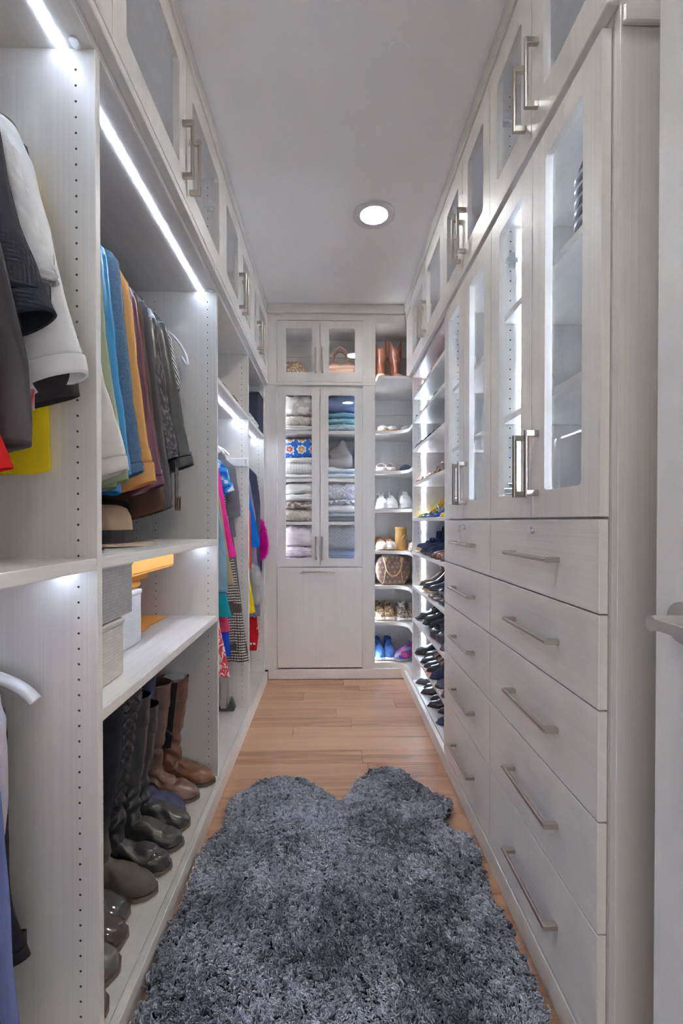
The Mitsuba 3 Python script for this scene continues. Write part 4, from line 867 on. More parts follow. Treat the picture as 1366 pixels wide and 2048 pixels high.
# monogram bag
hb = thing('handbag', 'round brown monogram handbag with tan handle and piping on the corner shelf', 'handbag')
ol = np.array([[(0.137 if abs(math.sin(t)) < .999 else .137) * math.cos(t), .118 + .117 * math.sin(t)] for t in np.linspace(0, 2 * PI, 49)[:-1]])
lowm = ol[:, 1] < .06
ol[lowm, 1] = np.maximum(ol[lowm, 1] * 1.0 - .02, 0.0); ol[lowm, 0] *= .97
ol[:, 1] = np.clip(ol[:, 1], 0, None)
rr = []
for d, s in ((-.055, .86), (-.052, .95), (-.042, .995), (-.02, 1.0), (.02, 1.0), (.042, .995), (.052, .95), (.055, .86)):
    c = np.array([0, .115]); q = c + (ol - c) * s; q[:, 1] = np.maximum(q[:, 1], 0)
    rr.append(np.stack([.457 + q[:, 0], np.full(len(q), 3.40 + d), CZ[2] + S + q[:, 1]], 1))
part(hb, 'body', P(loft(np.array(rr)), 'monogram', 40), label='brown canvas printed all over with a gold monogram of letters and flowers')
tan = (.62, .36, .18)
zb = CZ[2] + S
hd = bez([[.395, 3.338, zb + .178], [.400, 3.325, zb + .06], [.457, 3.320, zb + .045], [.514, 3.325, zb + .06], [.519, 3.338, zb + .178]], 24)
part(hb, 'handle', VCP(tube(hd, .0062, 10), 'leather', tan))
for x in (.395, .519): part(hb, 'handle_tab', VCP(box(x - .013, x + .013, 3.334, 3.345, zb + .170, zb + .205, .004), 'leather', tan, False))
part(hb, 'piping', VCP(cat(tube(bez([[.372, 3.344, zb + .004], [.405, 3.342, zb + .03], [.385, 3.342, zb + .12], [.415, 3.342, zb + .19], [.457, 3.342, zb + .176]], 22), .0024, 6), tube(bez([[.542, 3.344, zb + .004], [.509, 3.342, zb + .03], [.529, 3.342, zb + .12], [.499, 3.342, zb + .19], [.457, 3.342, zb + .176]], 22), .0024, 6)), 'leather', tan))
put('shoe', 'dark flat shoe tucked behind the round monogram handbag', 'shoe', 'navflat', None, .665, 3.55, CZ[2] + S, -PI / 2)
# --- tower: toes towards the aisle
def tput(key, build, label, tx, ty, z, L=.25, da=0.0, name='shoe', catg='shoe', mirror=False, group=None):
    a = PI + da
    put(name, label, catg, key, build, tx - L * math.cos(a), ty - L * math.sin(a), z + S, a, mirror, group)
bk, nv, gy = (.018, .018, .022), (.02, .028, .06), (.09, .092, .10)
nude = (.62, .42, .27)
ptp = lambda up, b='patent', toe='point', hh=.07, lin=nude, heel='stiletto', v=.042, sole=(.03, .02, .02): flat_shoe(L=.24, W=.078, up=up, lining=lin, sole=sole, plat=.004, toe=toe, vamp=v, throat=.66, coll=.055, side=.036, hh=hh, heel=heel, full=False, bsdf=b, grow=1.0)
PS = ' on the lowest shoe tower shelf'
def row(items, z):
    for (key, build, label, tx, ty, *o) in items: tput(key, build, label, tx, ty, z, L=(o[0] if o else .24), da=(o[1] if len(o) > 1 else 0), name=(o[2] if len(o) > 2 else 'shoe'), catg=(o[3] if len(o) > 3 else 'shoe'), mirror=(o[4] if len(o) > 4 else False))
P_grey = ptp(gy, 'leather', hh=.05); P_dk = ptp((.05, .052, .06), 'leather', hh=.05); P_bp = ptp(bk, 'patent'); P_nv = ptp(nv, 'fabric', 'almond', .03, (.1, .08, .07), None)
row([('pgrey', P_grey, 'grey pointed pump, farthest' + PS, .562, 2.99), ('pgrey', None, 'grey pointed pump, second from the far end' + PS, .600, 2.905, .24, 0, 'shoe', 'shoe', True),
     ('pdk', P_dk, 'charcoal pointed pump, third from the far end' + PS, .562, 2.815), ('pdk', None, 'charcoal pointed pump, fourth from the far end' + PS, .600, 2.71),
     ('pbp', P_bp, 'black patent pointed pump, fifth from the far end' + PS, .560, 2.612), ('pbp', None, 'black patent pointed pump, sixth from the far end' + PS, .602, 2.525),
     ('pnv', P_nv, 'navy pointed flat, seventh from the far end' + PS, .560, 2.39), ('pnv', None, 'navy pointed flat nearest the drawers' + PS, .585, 2.28)], .076)
PS = ' on the second lowest tower shelf'
A1 = flat_shoe(L=.245, W=.085, up=bk, lining=(.2, .16, .13), sole=(.05, .04, .035), plat=.008, toe='almond', vamp=.055, throat=.5, coll=.065, side=.05, hh=.06, heel='block', full=False, bsdf='leather', straps=[(.80, .034, .012)], strapcol=(.35, .33, .30))
row([('a1', A1, 'black block-heel shoe with a toe ornament, farthest' + PS, .556, 2.985, .245), ('a1', None, 'black block-heel shoe with a toe ornament, second' + PS, .60, 2.895, .245),
     ('pbn', ptp(bk, 'leather', 'almond', .06), 'black pump with nude lining, third' + PS, .556, 2.80), ('pbn', None, 'black pump with nude lining, fourth' + PS, .560, 2.715),
     ('pred', ptp(bk, 'patent', 'point', .07, nude, 'stiletto', .05, (.35, .02, .02)), 'black patent pump with a red sole, fifth' + PS, .556, 2.63), ('nvl', ptp(nv, 'fabric', 'almond', .02, (.06, .05, .05), None, .062), 'navy suede loafer, sixth' + PS, .552, 2.515),
     ('dgl', ptp((.05, .055, .065), 'fabric', 'round', .02, (.06, .05, .05), None, .055), 'dark grey suede loafer, seventh' + PS, .553, 2.385), ('dgl', None, 'dark grey suede loafer nearest the drawers' + PS, .553, 2.25)], .273)
PS = ' on the third lowest tower shelf'
PLT = flat_shoe(L=.24, W=.088, up=bk, lining=(.05, .05, .055), sole=(.03, .03, .035), plat=.038, toe='round', vamp=.05, throat=.62, coll=.03, side=.028, hh=.07, heel='block', full=False, bsdf='leather', straps=[(.62, .055, .03), (.40, .075, .02)], ankle=.06, sole_bsdf='leather', grow=1.06)
PLT2 = flat_shoe(L=.24, W=.088, up=(.035, .038, .045), lining=(.05, .05, .055), sole=(.03, .03, .035), plat=.035, vamp=.06, throat=.52, coll=.075, side=.06, hh=.06, heel='block', full=False, bsdf='fabric', sole_bsdf='fabric', grow=1.06)
SND = flat_shoe(L=.24, W=.084, up=bk, lining=(.1, .09, .08), sole=bk, plat=.012, vamp=.016, throat=.9, coll=.008, side=.008, hh=.05, heel='block', full=False, bsdf='leather', straps=[(.82, .035, .01), (.66, .05, .012), (.45, .07, .01, .35)], ankle=.05, toe='almond')
row([('snd', SND, 'black strappy sandal, farthest' + PS, .562, 3.0, .24, 0, 'sandal', 'sandal'), ('plt', PLT, 'black leather platform sandal, second' + PS, .565, 2.91, .24, 0, 'sandal', 'sandal'),
     ('plt', None, 'black leather platform sandal, third' + PS, .585, 2.82, .24, 0, 'sandal', 'sandal', True), ('plt2', PLT2, 'charcoal chunky platform shoe, fourth' + PS, .557, 2.735), ('plt2', None, 'charcoal chunky platform shoe, fifth' + PS, .575, 2.64),
     ('snd2', flat_shoe(L=.24, W=.09, up=(.03, .034, .04), lining=(.05, .055, .06), sole=(.022, .024, .03), plat=.045, vamp=.016, throat=.9, coll=.008, side=.008, hh=.04, full=True, bsdf='leather', straps=[(.76, .045, .03), (.55, .062, .02), (.35, .08, .018)], ankle=.055, sole_bsdf='leather'), 'black flatform sandal with three straps, sixth' + PS, .556, 2.52, .24, 0, 'sandal', 'sandal'),
     ('snd2', None, 'black flatform sandal with three straps, seventh' + PS, .57, 2.42, .24, 0, 'sandal', 'sandal'), ('dgl', None, 'dark grey suede loafer nearest the drawers' + PS, .556, 2.29)], .495)
PS = ' on the fourth lowest tower shelf'
def bootie(up, sole, sock=None, plat=.012, hh=.06, H=.16, heel='block', bs='fabric', full=False, toe='almond'):
    def shaft():
        rr = []
        for z, rx, ry, cx in ((.03, .048, .030, .062), (.08, .050, .032, .064), (.11, .046, .033, .066), (H, .050, .037, .066)):
            rr.append([[cx + rx * math.cos(t), ry * math.sin(t), plat + hh * .9 + z] for t in np.linspace(0, 2 * PI, 25)[:-1]])
        l = np.array(rr[-1]); c = l.mean(0); rr += [c + (l - c) * .92, c + (l - c) * .9 - [0, 0, .05]]
        return [('shaft', VCP(loft(np.array(rr)), bs, sock if sock is not None else up), None)]
    return flat_shoe(L=.245, W=.086, up=up, lining=bk, sole=sole, plat=plat, toe=toe, vamp=.058, throat=.46, coll=.085, side=.07, hh=hh, heel=None if full else heel, full=full, bsdf=bs, closed=True, extra=shaft, grow=1.03)
def bsole(label, tx, ty, *a): pass
row([('tpb', bootie((.17, .13, .10), (.15, .11, .08)), 'taupe suede ankle boot, farthest' + PS, .585, 2.99, .245, 0, 'ankle_boot', 'ankle boot'), ('tpb', None, 'taupe suede ankle boot, second' + PS, .62, 2.90, .245, 0, 'ankle_boot', 'ankle boot'),
     ('wdg', bootie((.03, .032, .04), (.55, .40, .26), (.03, .04, .06), .022, .07, .15, full=True, bs='patent'), 'tan wedge ankle boot with navy shaft, third' + PS, .565, 2.79, .245, 0, 'ankle_boot', 'ankle boot'), ('wdg', None, 'tan wedge ankle boot with navy shaft, fourth' + PS, .58, 2.685, .245, 0, 'ankle_boot', 'ankle boot'),
     ('flt', flat_shoe(L=.24, W=.082, up=gy, lining=(.08, .07, .06), sole=(.05, .045, .04), plat=.008, vamp=.014, throat=.92, coll=.006, side=.006, bsdf='leather', straps=[(.76, .036, .012), (.60, .045, .012)], strapcol=(.30, .30, .32)), 'flat grey strappy sandal, fifth' + PS, .556, 2.575, .24, 0, 'sandal', 'sandal'), ('flt', None, 'flat grey strappy sandal, sixth' + PS, .556, 2.48, .24, 0, 'sandal', 'sandal'),
     ('snd', None, 'black strappy sandal, seventh' + PS, .565, 2.37, .24, 0, 'sandal', 'sandal'), ('snd', None, 'black strappy sandal nearest the drawers' + PS, .565, 2.27, .24, 0, 'sandal', 'sandal')], .715)
PS = ' on the tower shelf below the yellow pump'
NW = flat_shoe(L=.245, W=.09, up=nv, lining=(.05, .05, .08), sole=(.58, .42, .28), plat=.032, vamp=.045, throat=.74, coll=.02, side=.018, hh=.055, full=True, bsdf='fabric', straps=[(.58, .065, .026), (.40, .085, .026), (.25, .105, .026)], ankle=.075)
row([('nws', NW, 'navy strapped tan wedge sandal, farthest' + PS, .565, 2.99, .245, 0, 'sandal', 'sandal'), ('nws', None, 'navy strapped tan wedge sandal, second' + PS, .565, 2.875, .245, 0, 'sandal', 'sandal'),
     ('bwt', flat_shoe(L=.25, W=.088, up=nv, lining=(.05, .05, .07), sole=(.05, .05, .06), plat=.022, vamp=.06, throat=.5, coll=.07, side=.055, bsdf='fabric', straps=[(.70, .050, .006), (.80, .044, .006)], strapcol=(.72, .73, .75)), 'navy trainer with white stripes, third' + PS, .545, 2.74, .25), ('bwt', None, 'navy trainer with white stripes, fourth' + PS, .56, 2.63, .25),
     ('brl', ptp((.13, .06, .045), 'leather', 'round', .02, (.1, .06, .05), None, .055), 'dark brown loafer, fifth' + PS, .556, 2.50), ('brl', None, 'dark brown loafer, sixth' + PS, .556, 2.40), ('pdk', None, 'charcoal pointed pump nearest the drawers' + PS, .556, 2.28)], .947)
PS = ' on the mid-height shoe tower shelf'
row([('yel', ptp((.80, .50, .03), 'leather', 'almond', .095, (.70, .42, .05), 'stiletto', .045, (.55, .33, .05)), 'mustard yellow high-heeled pump' + PS, .572, 2.985), ('blsd', flat_shoe(L=.24, W=.08, up=(.03, .17, .30), lining=(.3, .32, .36), sole=(.12, .2, .28), plat=.006, vamp=.012, throat=.93, coll=.005, side=.005, hh=.05, heel='stiletto', full=False, bsdf='leather', straps=[(.82, .03, .01), (.68, .045, .014), (.50, .06, .012)], strapcol=(.25, .28, .34), ankle=.05, toe='almond'), 'silver and teal strappy sandal beside the yellow pump' + PS, .560, 2.87, .24, 0, 'sandal', 'sandal'),
     ('blsd', None, 'silver and teal strappy sandal, third' + PS, .575, 2.76, .24, 0, 'sandal', 'sandal'), ('cob', ptp((.01, .06, .55), 'leather', 'almond', .095), 'cobalt blue high-heeled pump' + PS, .60, 2.64), ('yel', None, 'mustard yellow pump nearest the drawers' + PS, .60, 2.50)], 1.172)
PS = ' on the sixth tower shelf'
rose = (.45, .27, .20)
RS = flat_shoe(L=.24, W=.082, up=rose, lining=(.52, .33, .23), sole=(.42, .26, .17), plat=.014, vamp=.014, throat=.92, coll=.006, side=.006, hh=.05, heel='block', full=False, bsdf='leather', straps=[(.80, .036, .016), (.62, .055, .016), (.40, .08, .014)], strapcol=(.50, .38, .33), ankle=.06)
row([('rse', RS, 'rose gold strappy sandal, farthest' + PS, .565, 2.985, .24, .12, 'sandal', 'sandal'), ('rse', None, 'rose gold strappy sandal, second' + PS, .575, 2.86, .24, 0, 'sandal', 'sandal'), ('tns', flat_shoe(L=.24, W=.082, up=(.42, .24, .12), lining=(.5, .32, .2), sole=(.4, .25, .14), plat=.012, vamp=.014, throat=.92, coll=.006, side=.006, hh=.07, heel='block', full=False, bsdf='leather', straps=[(.76, .04, .025), (.45, .085, .02)], ankle=.06), 'tan heeled sandal, third' + PS, .57, 2.70, .24, 0, 'sandal', 'sandal'), ('tns', None, 'tan heeled sandal, fourth' + PS, .57, 2.58, .24, 0, 'sandal', 'sandal')], 1.404)
PS = ' on the third highest tower shelf'
row([('gfl', ptp((.16, .16, .18), 'patent', 'almond', .015, (.2, .18, .17), None, .055), 'dark grey patent flat, farthest' + PS, .555, 3.0), ('gfl', None, 'dark grey patent flat, second' + PS, .555, 2.88), ('pnv', None, 'navy pointed flat, third' + PS, .555, 2.74), ('pnv', None, 'navy pointed flat, fourth' + PS, .555, 2.62), ('pdk', None, 'charcoal pointed pump, fifth' + PS, .555, 2.50), ('pdk', None, 'charcoal pointed pump, sixth' + PS, .555, 2.40)], 1.633)
PS = ' on the second highest tower shelf'
SIL = flat_shoe(L=.24, W=.078, up=(.5, .52, .54), lining=(.6, .6, .6), sole=(.03, .03, .035), plat=.006, vamp=.012, throat=.93, coll=.005, side=.005, bsdf='patent', straps=[(.80, .03, .018), (.6, .045, .014)], strapcol=(.6, .62, .65), toe='almond')
row([('sil', SIL, 'silver strap flat sandal, farthest' + PS, .556, 2.95, .24, 0, 'sandal', 'sandal'), ('sil', None, 'silver strap flat sandal, second' + PS, .560, 2.84, .24, 0, 'sandal', 'sandal'), ('pbn', None, 'black pump with nude lining, third' + PS, .555, 2.44)], 1.828)
PS = ' on the highest tower shelf'
RED = ptp((.70, .09, .04), 'leather', 'almond', .03, (.55, .12, .06), None, .055)
row([('rdf', RED, 'coral red flat, farthest' + PS, .558, 2.90), ('rdf', None, 'coral red flat, second' + PS, .575, 2.79), ('rdf', None, 'coral red flat, third' + PS, .556, 2.50), ('rdf', None, 'coral red flat nearest the cupboard' + PS, .575, 2.40)], 1.987)

# --- display cabinets
dz = 1.163
JEW = flat_shoe(L=.25, W=.084, up=(.30, .24, .16), lining=(.62, .45, .30), sole=(.50, .36, .22), plat=.008, vamp=.014, throat=.92, coll=.006, side=.006, hh=.07, heel='stiletto', full=False, bsdf='patent', straps=[(.82, .034, .010), (.68, .05, .012), (.50, .07, .012, .42)], strapcol=(.06, .07, .09), ankle=.06, toe='almond')
row([('jew', JEW, 'jewelled high sandal behind the near glass door, bottom shelf', .60, 1.19, .25, 0, 'sandal', 'sandal'), ('jew', None, 'jewelled high sandal behind the near glass door, nearest the end panel', .61, 1.075, .25, .1, 'sandal', 'sandal')], dz)
row([('bpp', ptp(bk, 'patent', 'almond', .06, (.05, .04, .04), 'block', .05), 'black patent pump with gold buckle behind the near glass door', .60, 1.20, .24, 0, 'shoe', 'shoe'), ('bpp', None, 'second black patent pump behind the near glass door', .60, 1.09, .24)], 1.488)
gb = solo('buckle', P(cat(tube([[.583 + 0 * t, 1.20 + .011 * math.cos(t), 1.531 + .011 * math.sin(t)] for t in np.linspace(0, 2 * PI, 14)], .0035, 6)), 'nickel', 50), 'round gold buckle on the black patent pump behind glass', 'buckle')
sl = thing('sandal', 'jewelled sandal standing upright behind the near glass door, top shelf', 'sandal')
v0, c0 = sole_mesh(.24, .085, 0, .012, 'round', full=True), None
q = np.array(v0.vertices); q2 = np.stack([.63 + q[:, 2], 1.125 + q[:, 1], 1.815 + (0.246 - q[:, 0]) * .95], 1); m = clean(q2, v0.faces)
if m.volume < 0: m.invert()
part(sl, 'sole', VCP(m, 'leather', (.06, .055, .055), False))
for i in range(5):
    part(sl, 'crystal_strap', P(tube(bez([[.628, 1.125 - .036, 1.90 + .028 * i], [.612, 1.125, 1.91 + .028 * i], [.628, 1.125 + .036, 1.90 + .028 * i]], 8), .006, 6), 'chrome', 50))
row([('tnp', ptp((.30, .24, .18), 'leather', 'almond', .08, (.4, .3, .2), 'stiletto', .05), 'taupe pump behind the far glass doors, top shelf', .58, 1.80)], 1.762)
row([('clr', flat_shoe(L=.24, W=.08, up=(.16, .30, .36), lining=(.3, .42, .46), sole=(.06, .07, .08), plat=.006, vamp=.05, throat=.6, coll=.06, side=.04, hh=.08, heel='stiletto', full=False, bsdf='patent', toe='almond'), 'teal patent high heel behind the far glass doors', .60, 1.84, .24)], 1.488)
put('sandal', 'pale gold strappy sandal behind the far glass doors, bottom shelf', 'sandal', 'gold', flat_shoe(L=.24, W=.08, up=(.62, .52, .34), lining=(.6, .5, .35), sole=(.5, .4, .28), plat=.008, vamp=.014, throat=.92, coll=.006, side=.006, hh=.06, heel='stiletto', full=False, bsdf='leather', straps=[(.80, .034, .012), (.62, .05, .012)], ankle=.09, toe='almond'), .84, 1.80, dz + S, PI)
# ================================================================== tall boots
def man(m):
    m = m.copy(); m.merge_vertices()
    return m3.Manifold(m3.Mesh(np.asarray(m.vertices, np.float32), np.asarray(m.faces, np.uint32)))
def unman(q):
    r = q.to_mesh(); return trimesh.Trimesh(np.array(r.vert_properties[:, :3], float), np.array(r.tri_verts), process=True)
def boot(name, label, tx, ty, z, rz, Hh, col, bsdf='leather', L=.275, W=.092, toe='almond', top_r=(.062, .052), lean=.03, hh=.022, lining=(.05, .05, .05), wr=.004, seed=0, colf=None, quilt=None, vdip=0.0, vamp=.068, group='boots under the left shelf', sole=(.05, .04, .035), catg='boot', extra=None, ank=(.050, .038), stuffing=False):
    n = 36
    fm, _ = upper_mesh(L, W, hh, .012, toe, vamp, .46, max(.105, vamp * 1.2), .09, True)
    rr = []; g = np.linspace(0, 2 * PI, n + 1)[:-1]
    zs = np.concatenate([np.linspace(.035, .16, 8), np.linspace(.18, Hh, 22)])
    for q in zs:
        d = np.clip((q - .12) / (Hh - .12), 0, 1)
        k = sstep(0, .55, d)
        rx = prof(q, [.03, .09, .14, .2], [.062, .060, ank[0] + .004, ank[0]]) if q < .2 else ank[0] + (top_r[0] - ank[0]) * k
        ry = prof(q, [.03, .09, .14, .2], [.036, .036, ank[1], ank[1]]) if q < .2 else ank[1] + (top_r[1] - ank[1]) * k
        cx = .074 + lean * d ** 1.3
        zz = q - vdip * d ** 4 * (np.abs(np.cos(g)) ** 3)
        rr.append(np.stack([cx + rx * np.cos(g), ry * np.sin(g), zz], 1))
    last = rr[-1]; c = last.mean(0)
    rr += [c + (last - c) * [.95, .95, 1] + [0, 0, -.0], c + (last - c) * .90 - [0, 0, .10 + vdip * .3]]
    sh = loft(np.array(rr))
    try:
        m = unman((man(fm) + man(sh)).refine_to_length(.006 if quilt else .012))
        low = np.array(m.vertices)[:, 2] < Hh - .03 - vdip
        keep = np.array(m.vertices)
        trimesh.smoothing.filter_taubin(m, lamb=.5, nu=.51, iterations=14)
        v = np.array(m.vertices); v[~low] = keep[~low]; m.vertices = v
    except Exception:
        m = cat(fm, sh)
    v = np.array(m.vertices); nn = m.vertex_normals
    amp = wr * (sstep(.32, .14, v[:, 2]) * sstep(.02, .07, v[:, 2]) * (v[:, 0] < L * .82) + .25 * sstep(.9, .2, v[:, 2] / Hh))
    w = np.sin(v[:, 2] * 95 + 3 * np.sin(v[:, 0] * 40 + seed) + 2.5 * nz(v, 18, seed, 2) * 3 + v[:, 1] * 35)
    v = v + nn * (amp * w)[:, None]
    f = colf(v) if colf else np.tile(np.asarray(col, float), (len(v), 1)) * (.85 + .3 * nz(v, 25, seed, 2)[:, None])
    if quilt:
        a, b = np.mod((v[:, 2] + (v[:, 1] + v[:, 0] * .7)) / .036, 1), np.mod((v[:, 2] - (v[:, 1] + v[:, 0] * .7)) / .036, 1)
        e = np.minimum(np.minimum(a, 1 - a), np.minimum(b, 1 - b))
        on = sstep(.16, .19, v[:, 2])
        v = v + nn * ((sstep(0, .22, e) - 1) * .005 * on)[:, None]
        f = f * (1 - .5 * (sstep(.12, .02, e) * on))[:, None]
    inside = (v[:, 2] > .15) & (((v[:, 0] - .074 - lean) / top_r[0]) ** 2 + (v[:, 1] / top_r[1]) ** 2 < .8) & (v[:, 2] > Hh - .12) & False
    m.vertices = v
    k = thing(name, label, catg, group)
    to = TW(tx - L * math.cos(rz), ty - L * math.sin(rz), z, rz)
    part(k, 'upper', mikit.ply(m, bsdf, True, color=np.clip(f, 0, 1)), to_world=to)
    part(k, 'sole', VCP(sole_mesh(L, W, hh, .012, toe, th=.011, grow=1.07), 'leather', sole, False), to_world=to)
    part(k, 'heel', VCP(heel_mesh(L, W, hh, .003, 'block'), 'leather', sole, False), to_world=to)
    if stuffing:
        part(k, 'boot_insert', P(loft(np.array([[[.074 + lean + .045 * s * math.cos(t), .036 * s * math.sin(t), q] for t in np.linspace(0, 2 * PI, 17)[:-1]] for q, s in ((Hh - .09, 1), (Hh + .002, .95), (Hh + .004, .8))])), 'white_plastic', 40), label='white cardboard boot insert', to_world=to)
    if extra:
        for pn, d in extra(): part(k, pn, d, to_world=to)
    return k
def elastic():
    rr = []
    for q in np.linspace(.15, .425, 12):
        k = (q - .12) / .315
        cx, rx, ry = .074 + .03 * k ** 1.3, .050 + .012 * float(sstep(0, .55, k)), .038 + .014 * float(sstep(0, .55, k))
        rr.append([[cx + (rx + o) * math.cos(a), (ry + o) * math.sin(a), q] for a, o in ((-1.45, .0025), (-1.2, .0025), (-.95, .0025), (-.95, -.004), (-1.2, -.004), (-1.45, -.004))])
    return [('elastic_gusset', VCP(loft(np.array(rr)), 'fabric', (.012, .012, .014), False))]
DZK = BH - 0.0015
brown = (.115, .055, .035)
boot('boot', 'brown leather riding boot nearest the far partition, white insert in its top', -.487, 1.882, DZK, -.10, .435, brown, seed=1, extra=elastic, stuffing=True, sole=(.035, .025, .02))
boot('boot', 'brown leather riding boot, second from the far partition', -.522, 1.775, DZK, -.10, .45, (.12, .075, .06), seed=2, sole=(.035, .025, .02))
boot('boot', 'navy suede over-knee boot between the brown and black leather boots', -.548, 1.690, DZK, -.08, .64, (.045, .05, .10), 'fabric', seed=3, lean=.045)
boot('boot', 'black leather boot with creased ankle beside the navy suede boot', -.508, 1.612, DZK, -.08, .43, (.016, .018, .021), seed=4, toe='round')
boot('boot', 'black leather boot with a slim shaft, between two creased black boots', -.498, 1.515, DZK, -.08, .50, (.018, .02, .022), seed=5)
boot('boot', 'black boot with quilted diamond shaft', -.503, 1.415, DZK, -.06, .60, (.014, .015, .018), seed=6, quilt=True, lean=.05)
def suede_f(v):
    t = sstep(.10, .26, v[:, 2])[:, None]
    return (np.array([.055, .052, .052]) * (1 - t) + np.array([.014, .016, .022]) * t) * (.7 + .6 * nz(v, 45, 4, 2)[:, None])
boot('boot', 'tall black over-knee boot with a grey suede foot', -.512, 1.322, DZK, -.12, .66, (0, 0, 0), 'fabric', seed=7, colf=suede_f, lean=.035, top_r=(.075, .06), toe='almond', wr=.002)
boot('boot', 'small square-toed black patent boot beside the suede foot', -.560, 1.232, DZK, -.10, .48, (.022, .024, .028), 'patent', seed=8, toe='square', lean=.0, wr=.002)
boot('boot', 'square-toed dark patent boot next to the grey-shafted boot', -.535, 1.165, DZK, -.10, .46, (.022, .016, .018), 'patent', seed=9, toe='square', lean=.0, W=.088, wr=.002)
boot('boot', 'dark grey boot with stitched welt and a grey shaft reaching the shelf', -.513, 1.085, DZK, -.06, .60, (.055, .056, .06), 'leather', seed=10, toe='round', lean=.02, top_r=(.056, .05), wr=.001)
boot('boot', 'polished grey boot toe nearest the near partition', -.497, .995, DZK, -.06, .42, (.035, .037, .042), 'leather', seed=11, toe='round', lean=.0, wr=.001, W=.082)
# cowboy boots
def cow(v):
    t = sstep(.12, .08, v[:, 2])[:, None] * sstep(.16, .20, v[:, 0])[:, None]
    k = (np.abs(np.sin(v[:, 2] * 70 + 2 * np.sin(v[:, 1] * 80))) > .93)[:, None]
    c = np.array([.26, .075, .03]) * (.75 + .5 * nz(v, 30, 5, 2)[:, None])
    c = np.where(k & (v[:, 2:3] > .1), c * .45 + .05, c)
    return c * (1 - t) + np.array([.40, .24, .17]) * t
for i, x in enumerate((.368, .500)):
    boot('cowboy_boot', ('left' if i == 0 else 'right') + ' brown cowboy boot standing in the open upper corner shelf', x, 3.310, ZU + .001, -PI / 2 + (.05 if i else -.02), .375, (0, 0, 0), 'leather', vamp=.095, colf=cow, seed=20 + i, L=.26, toe='square', top_r=(.055, .05), lean=-.01, vdip=.085, group=None, wr=.002, sole=(.05, .03, .02))

# ================================================================== folded knitwear in the end cabinet
def fold(label, x0, x1, z0, z1, col, seed=0, rolls=2, yf=3.335, d=.27, catg='sweater', knit=0.0, lump=.010, colf=None, name='folded_sweater', tilt=0.0, bsdf='fabric'):
    k = thing(name, label, catg)
    w, h = x1 - x0, z1 - z0
    nx, ns = (80, 96) if (colf or knit) else (34, 40)
    rings = []
    for i in range(nx):
        u = i / (nx - 1)
        X = x0 + w * u
        e = (1 - abs(2 * u - 1) ** 6)
        ring = []
        for j in range(ns):
            a = 2 * PI * j / ns
            cy, cz = math.cos(a), math.sin(a)
            yy = np.sign(cy) * abs(cy) ** .55; zz = np.sign(cz) * abs(cz) ** .7
            ring.append([X, yy, zz])
        r = np.array(ring)
        zl = r[:, 2] * .5 + .5
        bul = (.012 * np.abs(np.sin(zl * PI * rolls)) - .012) * (r[:, 1] < -.5)
        hh = h * (.80 + .20 * e)
        top = lump * (nz(np.stack([np.full(ns, u * 3), r[:, 1] * .7, np.full(ns, seed)], 1), 1.3, seed, 3) - .35) * 3.2
        Y = yf + d / 2 + r[:, 1] * d / 2 * (.94 + .06 * e) - bul
        Z = z0 + hh * zl + np.where(r[:, 2] > 0, top * r[:, 2], 0) + tilt * (u - .5) * zl
        Z = np.maximum(Z, z0)
        rings.append(np.stack([X + 0 * Z, Y, Z], 1))
    m = loft(np.array(rings))
    v = np.array(m.vertices)
    v += m.vertex_normals * (.003 * (nz(v, 45, seed, 2) - .5))[:, None]
    if knit: v += m.vertex_normals * (knit * np.sin(v[:, 0] * 330) * np.sin(v[:, 2] * 330))[:, None]
    v[:, 2] = np.maximum(v[:, 2], z0); m.vertices = v
    c = colf(v) if colf else np.asarray(col, float) * (.92 + .14 * nz(v, 55, seed, 2)[:, None])
    part(k, 'fabric', VCP(m, bsdf, c))
    return k
LX, RX = (-.365, -.112), (-.048, .198)
E = [z + .0005 for z in EZ]
SH = ['bottom', 'third', 'second', 'top']
def texf(c1, c2, s, seed): return lambda v: np.where((nz(v, s, seed, 2) > .52)[:, None], c1, c2)
fold('cream flat-folded sweater at the bottom of the top left shelf', *LX, E[3], E[3] + .045, (.72, .69, .64), 1)
fold('cream dotted waffle sweater in the top left stack', *LX, E[3] + .046, E[3] + .115, (.68, .63, .55), 2, 1, knit=.003)
fold('cream lace knit with grey flecks, topmost of the top left stack', *LX, E[3] + .117, E[3] + .262, None, 3, 1, colf=texf((.70, .66, .60), (.46, .42, .39), 26, 4), lump=.02)
fold('grey aqua fuzzy sweater at the bottom of the top right stack', *RX, E[3], E[3] + .058, None, 4, 1, colf=texf((.28, .38, .42), (.36, .47, .50), 60, 2))
fold('aqua sweater second from the bottom in the top right stack', *RX, E[3] + .059, E[3] + .098, (.24, .50, .54), 5, 1, tilt=.014)
fold('muted teal sweater in the top right stack', *RX, E[3] + .10, E[3] + .142, (.16, .33, .42), 6, 1)
fold('slate blue sweater, topmost of the top right stack', *RX, E[3] + .144, E[3] + .265, (.12, .17, .30), 7, 1, lump=.016)
fold('cream sweater at the bottom of the second left stack', *LX, E[2], E[2] + .034, (.72, .70, .67), 8, 1)
fold('cream ribbed cardigan in the second left stack', *LX, E[2] + .035, E[2] + .115, None, 9, 1, colf=lambda v: np.array([.74, .72, .68]) * (.92 + .08 * np.sin(v[:, 0:1] * 300)))
fold('rolled cream knit just under the crochet blanket', *LX, E[2] + .116, E[2] + .155, (.75, .72, .67), 10, 1)
